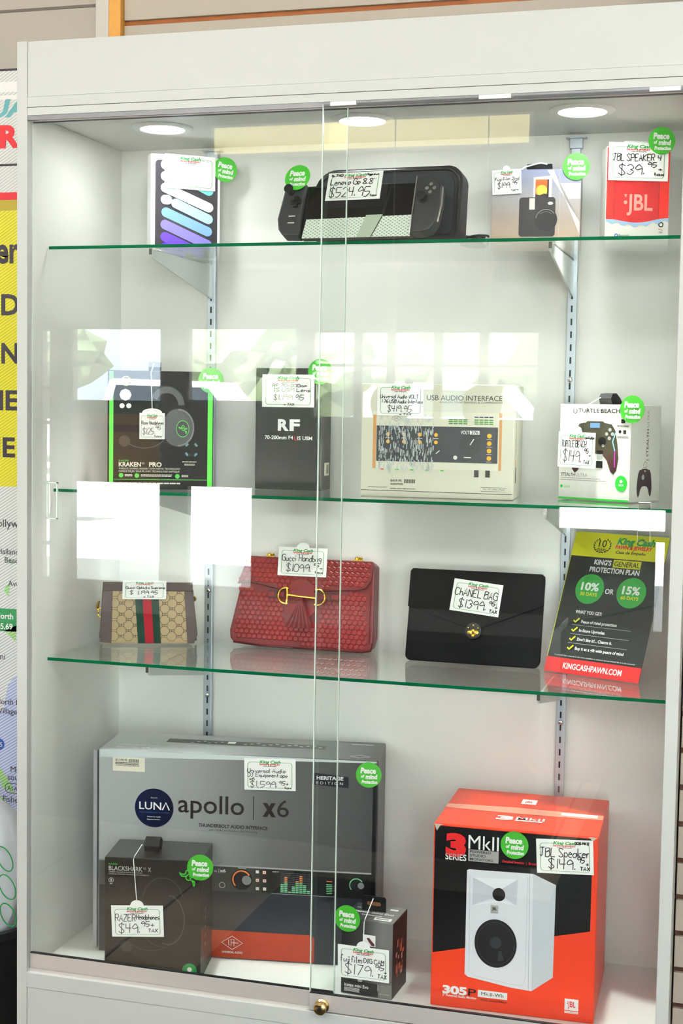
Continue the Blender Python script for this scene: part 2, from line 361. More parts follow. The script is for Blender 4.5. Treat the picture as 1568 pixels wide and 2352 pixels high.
# white carrier bag in a black bin beside the cabinet
bi = MB(); bi.lathe((0, 0, 0), (0, 0, 1), [(.10, 0), (.135, .005), (.16, .42), (.168, .425), (.166, .44), (.15, .44), (.13, .02), (.0, .02)], 32)
bo = bi.build('waste_bin', 'black', None, True, loc=(-.295, .285, 0)); tag(bo, 'black waste bin on the floor beside the display cabinet', 'bin')
def crumple(name, rings, seed, amp, mat, parent=None, loc=None, n=28):
    r_ = random.Random(seed); b = MB(); ph = [r_.uniform(0, 6.3) for _ in range(8)]
    for j, (r, z) in enumerate(rings):
        for i in range(n):
            a = 2*math.pi*i/n
            k = 1+amp*(math.sin(3*a+ph[0]+2.1*j)+.7*math.sin(7*a+ph[1]-1.3*j)+.6*math.sin(11*a+ph[2]+.9*j))
            b.v.append((r*k*math.cos(a), r*k*.8*math.sin(a), z+amp*.05*math.sin(5*a+j)))
    for j in range(len(rings)-1):
        for i in range(n): k = (i+1) % n; b.f.append((j*n+i, j*n+k, (j+1)*n+k, (j+1)*n+i))
    b.f.append(tuple(range(n-1, -1, -1))); b.f.append(tuple((len(rings)-1)*n+i for i in range(n)))
    return b.build(name, mat, parent, True, loc=loc)
pb = empty('carrier_bag', (-.258, .265, .30)); tag(pb, 'crumpled white plastic carrier bag with green rings stuffed into the black bin', 'bag')
crumple('bag_film', [(.03, .0), (.075, .02), (.085, .07), (.085, .13), (.10, .17), (.115, .21), (.11, .26), (.10, .32), (.085, .37), (.05, .40)], 3, .06, M('bag_white', C(222, 226, 230), .3), pb)
b = MB(); mk = lambda cx, cz, ru, rv, t: [(cx+ru*math.cos(a)*math.cos(t)-rv*math.sin(a)*math.sin(t), -.066, cz+ru*math.cos(a)*math.sin(t)+rv*math.sin(a)*math.cos(t)) for a in [2*math.pi*k/28 for k in range(28)]]
b.tube(mk(.098, .300, .016, .028, .5), .0014, 6, True); b.tube(mk(.104, .240, .017, .028, .5), .0014, 6, True); b.tube(mk(.106, .180, .016, .026, .5), .0014, 6, True)
b.build('green_ring', 'pgreen', pb)

# storefront opposite the cabinet (it shows in the glass)
FY = -5.0
wf = struct(boxpart('wall_front', M('wall_dark', C(92, 88, 82), .7), None, -3.3, FY-.12, 0, 3.7, FY, ZB-.32))
def wallbit(x0, z0, x1, z1):
    o = boxpart('wall_panel', 'wall_dark', wf, x0, FY-.12, z0+ZB, x1, FY, z1+ZB)
# openings: (x0,x1,z0,z1) in cabinet heights
OP = [(-2.664, -2.586, .10, 1.55), (-2.47, -1.90, .095, 1.56), (-1.756, -1.348, .095, .68), (-1.756, -1.10, 1.14, 1.56), (-1.02, .23, 1.06, 1.54), (.335, .905, .50, .635), (.835, .905, -.02, .47), (1.1, 3.5, -.3, 2.3)]  # the last, widest window is unseen, added to light the lower compartments
xs_ = sorted({-3.3, 3.7} | {a for q in OP for a in q[:2]})
for xa, xb in zip(xs_[:-1], xs_[1:]):
    zs = [(-.32, 2.75)]
    for x0, x1, z0, z1 in OP:
        if x0 <= xa+1e-6 and x1 >= xb-1e-6:
            zs = [q for a, c in zs for q in ((a, min(c, z0)), (max(a, z1), c)) if q[1]-q[0] > .004]
    for a, c in zs: wallbit(xa, a, xb, c)
M('mullion', C(120, 116, 108), .5)
for k, (x0, x1, z0, z1) in enumerate(OP):
    w = struct(empty('window_%d' % (k+1), ((x0+x1)/2, FY-.06, ZB+z0)))
    hw = (x1-x0)/2; hh = z1-z0
    b = MB(); t = .012
    b.box(-hw, -.02, 0, hw, .02, t); b.box(-hw, -.02, hh-t, hw, .02, hh); b.box(-hw, -.02, t, -hw+t, .02, hh-t); b.box(hw-t, -.02, t, hw, .02, hh-t)
    if k == 4:
        for xx in (-.36, .08, .33): b.box(xx-.022, -.02, t, xx+.022, .02, hh-t)
        b.box(-hw, -.015, .285, hw, .015, .30)
    if k == 0:
        for zz in (.2, .36, .55, .9, 1.1): b.box(-hw, -.02, zz, hw, .02, zz+.02)
    b.build('window_frame', 'mullion', w)
    boxpart('pane', 'window_glass', w, -hw, -.004, 0, hw, .004, hh)
translucent_mat('poster_yellow', C(170, 140, 40), .6); translucent_mat('poster_green', C(50, 90, 60), .6); translucent_mat('poster_red', C(130, 50, 40), .6)
po = empty('window_poster', (-2.185, FY-.03, ZB+.677)); tag(po, 'yellow and green sale poster taped inside the tall shop window', 'poster')
for nm, mt, z0, z1 in (('green_band', 'poster_green', .39, .467), ('yellow_band', 'poster_yellow', .33, .39), ('red_band', 'poster_red', .29, .33), ('yellow_field', 'poster_yellow', .0, .29)):
    boxpart(nm, mt, po, -.272, 0, z0, .272, .003, z1)
# pale yellow backlit sign board above the windows
lb = empty('backlit_sign', (-.70, FY+.02, ZB+2.555)); tag(lb, 'pale yellow backlit sign panel above the shop windows', 'sign')
boxpart('housing', 'white', lb, -.88, -.02, -.085, .88, .05, .085); boxpart('panel', M('lit_yellow', C(255, 240, 170), .5, emit=2.2), lb, -.86, .05, -.07, .86, .054, .07)
# guitars hanging in front of the windows
def guitar(x, z, lab, c):
    g = empty('electric_guitar', (x, FY+.115, ZB+z)); tag(g, lab, 'guitar')
    out = []
    for k in range(40):
        a = 2*math.pi*k/40; r = .115+.018*math.cos(2*a+math.pi)+.012*math.sin(3*a)
        out.append((r*1.0*math.cos(a), r*1.25*math.sin(a)))
    out = [(px+(.035 if (pz > .09 and px > .03) else 0), pz+(.05 if (pz > .09 and px > .04) else 0)) for px, pz in out]
    b = MB(); b.prism(out, -.02, .02); b.build('body', c, g, bevel=.004)
    b = MB(); b.box(-.022, -.012, .10, .022, .012, .62); b.build('neck', M('maple', C(150, 110, 70), .5), g)
    b = MB(); b.prism([(-.03, .62), (.03, .62), (.05, .78), (-.01, .80)], -.008, .008); b.build('headstock', 'maple', g)
    b = MB(); b.tube([(0, 0, .79), (0, 0, 2.72-z)], .003, 6); b.build('hanger_wire', 'zinc', g)
guitar(-.53, 1.10, 'dark grey electric guitar hanging in the window next to a twin', M('gtr1', C(52, 50, 50), .3)); guitar(-.04, 1.10, 'brown electric guitar hanging between two other guitars in the window', M('gtr2', C(70, 56, 48), .3)); guitar(.33, 1.05, 'grey electric guitar hanging at the window end beside the pier', M('gtr3', C(90, 84, 78), .3))
# sales counter and floor mat
ct = empty('sales_counter', (-.8, -2.30, 0)); tag(ct, 'low dark sales counter standing opposite the display cabinet', 'counter')
boxpart('cabinet_body', M('counter_dark', C(46, 44, 46), .5), ct, -1.6, -.22, .10, 1.5, .25, .82); boxpart('kick_plate', 'alu', ct, -1.58, -.2, 0, 1.48, .24, .10); boxpart('worktop', M('counter_top', C(70, 64, 60), .4), ct, -1.62, -.25, .82, 1.52, .27, .85, bevel=.004)
mt_ = boxpart('floor_mat', M('mat_dark', C(48, 46, 45), .9, bump=.4, bscale=500), None, -.11, -2.02, .0, 2.4, -.12, .008, bevel=.002); tag(mt_, 'dark rubber floor mat in front of the display cabinet', 'mat')
m2_ = boxpart('floor_mat', 'mat_dark', None, .75, -4.8, .0, 3.3, -2.04, .008, bevel=.002); tag(m2_, 'added dark floor mat behind the counter that darkens the glass reflections', 'mat')  # added mat, covers bright tiles that would reflect over the black carton
# ceiling lamps of the shop
def troffer(x, y, lab):
    t = empty('ceiling_light', (x, y, 3.2)); tag(t, lab, 'ceiling light', 'square lamps set in the shop ceiling')
    boxpart('frame', 'white', t, -.62, -.32, -.03, .62, .32, 0); boxpart('diffuser', M('lamp_white', (.98, .99, 1, 1), .5, emit=11.0), t, -.59, -.29, -.034, .59, .29, -.03)
for x, y in ((-.7, -2.9), (1.2, -2.9), (2.9, -2.9), (-2.4, -2.9)): troffer(x, y, 'flat white lamp panel set in the shop ceiling')
# outdoors: pavement, car park, awning, trees and parked cars
gd = struct(boxpart('ground_outside', M('concrete', C(212, 206, 196), .9, vary=.05, bscale=2), None, -60, -90, -.08, 60, -5.13, -.02))
struct(boxpart('awning_outside', M('awning', C(200, 200, 196), .8), None, -12, -8.2, ZB+2.05, 12, -5.13, ZB+2.2))
struct(boxpart('kerb_outside', M('kerb', C(150, 148, 144), .9), None, -60, -12.7, -.02, 60, -11.2, .0))
def tree(x, y, h, r, seed, lab):
    t = empty('tree', (x, y, -.02)); tag(t, lab, 'tree', 'trees beyond the car park')
    b = MB(); b.tube([(0, 0, 0), (.1, 0, h*.3), (0, .1, h*.6)], .2, 8, radii=[.25, .2, .12]); b.build('trunk', M('bark', C(90, 76, 60), .9), t)
    bm = bmesh.new(); bmesh.ops.create_icosphere(bm, subdivisions=4, radius=1); rn = random.Random(seed); ph = [rn.uniform(0, 6) for _ in range(9)]
    for v in bm.verts:
        k = 1+.16*math.sin(5*v.co.x+ph[0])*math.sin(5*v.co.z+ph[1])+.12*math.sin(11*v.co.y+ph[2]+4*v.co.x)+.08*math.sin(19*v.co.z+ph[3])*math.sin(17*v.co.x+ph[4])
        v.co = Vector((v.co.x*r*k, v.co.y*r*k, v.co.z*r*.8*k+h*.62))
    me = bpy.data.meshes.new('crown'); bm.to_mesh(me); bm.free(); me.materials.append(M('leaf', C(64, 78, 52), .7, vary=.55, bscale=2.2)); o = bpy.data.objects.new('crown', me); COL.objects.link(o); o.parent = t
for k, (x, y, h, r) in enumerate(((-27, -37, 5.5, 2.9), (-19.5, -34, 5, 2.6), (-12.5, -38, 5.6, 2.9), (-6, -35, 4.4, 2.4), (.5, -39, 5.8, 3.0), (8, -36, 5, 2.7))): tree(x, y, h, r, k, 'broad green tree standing beyond the sunlit car park')
def car(x, y, lab, c):
    t = empty('parked_car', (x, y, -.02)); tag(t, lab, 'car'); t.scale = (1.1, 1.1, 1.32)
    b = MB(); b.prism([(-2.1, .35), (2.1, .35), (2.15, .75), (2.05, .95), (1.2, 1.05), (-1.9, 1.05), (-2.15, .9)], -.85, .85); b.build('body', c, t, bevel=.05)
    b = MB(); b.prism([(-1.85, 1.05), (1.15, 1.05), (.55, 1.62), (-1.6, 1.66)], -.72, .72); b.build('cabin', c, t, bevel=.06)
    b = MB(); b.prism([(-1.6, 1.12), (.9, 1.12), (.48, 1.52), (-1.45, 1.55)], -.735, .735); b.build('side_window', M('car_glass', C(40, 46, 52), .1), t)
    for wx in (-1.35, 1.3):
        for sy in (-1, 1): b = MB(); b.lathe((wx, .62*sy, .34), (0, sy, 0), [(.34, 0), (.34, .22), (.18, .24)], 20); b.build('wheel', 'black', t, True)
car(-10.5, -27, 'white estate car parked outside before the tall window', M('car_white', C(240, 240, 240), .25)); car(-4.3, -27.5, 'silver estate car parked outside beyond the guitars', M('car_silver', C(200, 204, 210), .25, metal=.3)); car(2.2, -27, 'pale blue estate car parked outside beyond the brick pier', M('car_blue', C(190, 205, 225), .25)); car(-17, -27.5, 'pale grey estate car parked near a red sign post outside', M('car_grey', C(226, 226, 222), .25))
sp = empty('sign_post', (-9.3, -13.5, -.02)); tag(sp, 'red sign post with a yellow board in the car park', 'sign'); boxpart('post', M('post_red', C(196, 80, 70), .5), sp, -.12, -.1, 0, .12, .1, 2.6); boxpart('board', M('board_yellow', C(240, 200, 60), .5), sp, -.9, -.08, 1.9, 1.3, .08, 2.4)

# ---------------------------------------------------------------- display cabinet
W, D, HT = 1.2055, .4155, 1.652
cab = empty('display_cabinet', (W/2, .2, 0)); CO = Vector((W/2, .2, 0))
tag(cab, 'white wall display cabinet with sliding glass doors and lit ceiling', 'cabinet')
class CB(MB):
    def build(s, name, mat, parent=cab, **k):
        off = -CO + Vector((0, 0, ZB))
        s.v = [tuple(Vector(v)+off) for v in s.v]
        return MB.build(s, name, mat, parent, **k)
def cbox(name, mat, *a, parent=cab, bevel=0., label=None):
    b = CB(); b.box(*a); return b.build(name, mat, parent=parent, bevel=bevel, label=label)
cbox('side_panel', 'cab_white', -.0215, 0, -ZB, 0, .43, 1.7891, bevel=.0008); cbox('side_panel', 'cab_white', W, 0, -ZB, W+.0215, .43, 1.7891, bevel=.0008)
cbox('side_lining', 'cab_inner', 0, .019, -.002, .0012, D, 1.657); cbox('side_lining', 'cab_inner', W-.0012, .019, -.002, W, D, 1.657)
cbox('back_panel', 'cab_inner', 0, D, -.4, W, .43, 1.75)
cbox('top_panel', 'cab_inner', 0, .035, 1.6576, W, D, 1.675)
cbox('header_panel', 'cab_white', .0006, .0012, 1.6865, W-.0006, .018, 1.7885, bevel=.0006)
cbox('header_strip', 'cab_white', .0004, -.0006, 1.6672, W-.0004, .034, 1.686, bevel=.0006); cbox('header_strip', 'cab_white', .0004, 0, HT, W-.0004, .034, 1.6664, bevel=.0006)
cbox('floor_panel', 'cab_inner', 0, .0, -.018, W, D, 0)
cbox('sill_rail', 'cab_white', .0004, -.0008, -.0295, W-.0004, .018, -.0004, bevel=.0008); cbox('base_panel', 'cab_white', .0006, .0012, -ZB+.08, W-.0006, .018, -.0303, bevel=.0006); cbox('kick_board', 'cab_white', .01, .05, -ZB, W-.01, .066, -ZB+.08)
cbox('top_track', 'alu_dark', 0, .0015, 1.6435, W, .0045, HT); cbox('top_track', 'alu', 0, .010, 1.6425, W, .0125, HT); cbox('top_track', 'alu_dark', 0, .020, 1.6415, W, .0225, HT)
cbox('bottom_track', 'alu', .0, .0085, .0, W, .0095, .006); cbox('bottom_track', 'alu', 0, .022, 0, W, .024, .008)
for x0, x1, y in ((.026, .081, .012), (.281, .336, .012), (.548, .592, .012), (.594, .642, .004), (.86, .916, .004), (1.147, 1.198, .004)):
    cbox('door_glide', 'clear_plastic', x0, y-.004, 1.6445, x1, y+.006, 1.652, bevel=.0008)
# sliding doors
def door(x0, x1, y, pull_x0, pull_x1, edge_side, lockx=None):
    d = cbox('glass_door', 'door_glass', x0, y-.0025, .033, x1, y+.0025, 1.648)
    ex = x0 if edge_side < 0 else x1
    cbox('glass_edge', 'door_edge', min(ex, ex-.0006*edge_side)-.0004, y-.0026, .033, max(ex, ex-.0006*edge_side)+.0004, y+.0026, 1.648, parent=d)
    cbox('bottom_shoe', 'alu', x0, y-.0045, .003, x1, y+.0045, .0345, parent=d, bevel=.0006)
    cbox('gasket', 'black', x0, y-.0036, .0345, x1, y+.0036, .0362, parent=d)
    pl = cbox('pull_grip', 'acrylic' if lockx else 'door_edge', pull_x0, y-.0075, .8940, pull_x1, y-.0026, .9625, parent=d, bevel=.001) if lockx else None
    if not lockx:
        for q in ((pull_x0, .8926, pull_x0+.002, .9629), (pull_x1-.002, .8926, pull_x1, .9629), (pull_x0, .8926, pull_x1, .8943), (pull_x0, .9612, pull_x1, .9629)): cbox('pull_frame', 'door_edge', q[0], y-.007, q[1], q[2], y-.0026, q[3], parent=d)
    if lockx:
        b = CB(); b.lathe((lockx, y-.0045, .0135), (0, -1, 0), [(.0135, 0), (.0135, .003), (.0105, .005), (.0105, .012), (.0115, .013), (.0115, .017), (.008, .019), (.0, .019)], 28); b.build('lock', 'brass', parent=d, smooth=True)
        b = CB(); b.lathe((lockx, y-.0236, .0135), (0, -1, 0), [(.004, 0), (.0035, .0012)], 12); b.build('keyhole', 'black', parent=d)
    return d
door(.001, .6232, .0153, .0372, .0594, 1)
door(.5804, W-.001, .004, 1.1497, 1.1706, -1, .6056)
# standards with slots
sl = MB(); sl.box(-.0017, -.0006, -.0065, .0017, .0002, .0065)
slm = None
for xs, zref in ((.2151, 1.3424), (.9772, 1.3415)):
    st = cbox('shelf_standard', 'zinc', xs-.009, D-.0125, .01, xs+.009, D, 1.6455, bevel=.0012)
    cbox('end_cap', 'zinc', xs-.0125, D-.016, 1.628, xs+.0125, D, 1.6475, parent=st, bevel=.001); cbox('end_flange', 'zinc', xs-.02, D-.022, 1.6475, xs+.02, D, 1.6500, parent=st)
    for k in range(-11, 52):
        z = zref-.0254*k
        if z < .03 or z > 1.615: continue
        if slm is None: o = sl.build('slot', 'slot_dark', st); slm = o
        else: o = slm.copy(); COL.objects.link(o); o.parent = st
        o.location = tuple(Vector((xs, D-.0125, z+ZB))-CO)
    for z in ((.717, .4897, 1.63) if xs < .5 else (1.1766, .4878, 1.6328)):
        b = CB(); b.lathe((xs, D-.0125, z), (0, -1, 0), [(.0055, 0), (.0048, .0015), (.003, .0024), (0, .0024)], 16); b.build('screw', 'chrome', parent=st, smooth=True)
ZS = (1.4145, .942, .6085); TH = .006
YF = (.079, .100, .076)
for zc, yf in zip(ZS, YF):
    for xs in (.2151, .9772):
        zt = zc-TH/2
        b = CB(); b.prism_x([(yf+.012, zt-.018), (yf+.012, zt-.0022), (D-.0125, zt-.0022), (D-.0125, zt-.072)], xs-.0017, xs+.0017); br = b.build('shelf_bracket', M('bracket', C(196, 202, 200), .3, metal=.5))
        cbox('tip_clip', 'chrome', xs-.003, yf+.006, zt-.012, xs+.003, yf+.013, zt-.0004, parent=br); cbox('rubber_pad', 'clear_plastic', xs-.006, yf+.03, zt-.0021, xs+.006, yf+.045, zt-.0003, parent=br, bevel=.0006)
# lamps in the ceiling
for x in (.195, .6025, 1.0145):
    b = CB(); b.lathe((x, .185, 1.6575), (0, 0, -1), [(.060, 0), (.060, .0015), (.056, .004), (.044, .005), (.042, .003), (.042, .0005)], 40); dl = b.build('downlight', 'white', smooth=True)
    b = CB(); b.lathe((x, .185, 1.6568), (0, 0, -1), [(.0415, 0), (.0415, .0028), (.038, .0038), (.0, .004)], 40); b.build('diffuser', M('led_white', (1, 1, 1, 1), .5, emit=27.0), parent=dl)
    ld = bpy.data.lights.new('downlight_beam', 'SPOT'); ld.energy = 52; ld.spot_size = math.radians(46); ld.spot_blend = 1.0; ld.shadow_soft_size = .035; ld.color = (1, 1, .99)
    lo = bpy.data.objects.new('downlight_beam', ld); COL.objects.link(lo); lo.parent = cab; lo.location = tuple(Vector((x, .185, 1.648+ZB))-CO)
# glass shelves
SHL = ('top glass shelf with a bright green front edge under the lamps', 'middle glass shelf carrying four boxes', 'lowest glass shelf carrying the handbags')
for zc, yf, lab in zip(ZS, YF, SHL):
    e = empty('glass_shelf', (.6025, yf, ZB+zc)); tag(e, lab, 'glass shelf', 'glass shelves of the display cabinet')
    boxpart('glass_sheet', 'shelf_glass', e, -.5985, .0012, -TH/2, .5985, D-.0135-yf, TH/2)
    boxpart('front_edge', 'shelf_edge', e, -.5985, 0, -TH/2, .5985, .0012, TH/2)

# ---------------------------------------------------------------- goods: x, y, shelf height, yaw, lean, width, depth, height
Z1, Z2, Z3 = 1.4175, .945, .6115
HO = {'jbl305': (.7871, .0979, 0, 1.56, 0, .3023, .2615, .347), 'apollo': (.0825, .1459, 0, 9.32, 0, .5682, .160, .418), 'blackshark': (.1519, .030, 0, 10.77, 0, .190, .118, .2374),
 'evo': (.6121, .0999, 0, -3.35, 0, .1016, .0919, .1469), 'kraken': (.0993, .1444, Z2, 24, 0, .2091, .10, .2357), 'rf': (.3529, .3056, Z2, -.7, 0, .142, .0634, .2467),
 'volt': (.6108, .1832, Z2, 4.16, 0, .2916, .1794, .2157), 'turtle': (.975, .292, Z2+.0012, -25, 0, .154, .112, .181), 'ipad': (.1359, .2646, Z1, 37.8, 0, .1471, .030, .206),
 'console': (.4666, .0873, Z1, -6.05, 18.8, .3143, .03, .1166), 'case': (.520, .135, Z1, -2.7, 7, .2879, .06, .1425), 'instax': (.8324, .2901, Z1, 5.1, 0, .1695, .08, .155),
 'go': (1.0486, .298, Z1, 18.5, 0, .1211, .045, .194), 'gg': (.040, .245, Z3+.003, 21, 18, .185, .06, .13), 'red': (.285, .345, Z3+.0018, 0, 8, .31, .045, .188),
 'black': (.675, .305, Z3, -1, 14, .268, .03, .185), 'sign': (.957, .285, Z3, -22, 23.6, .2005, .004, .289)}
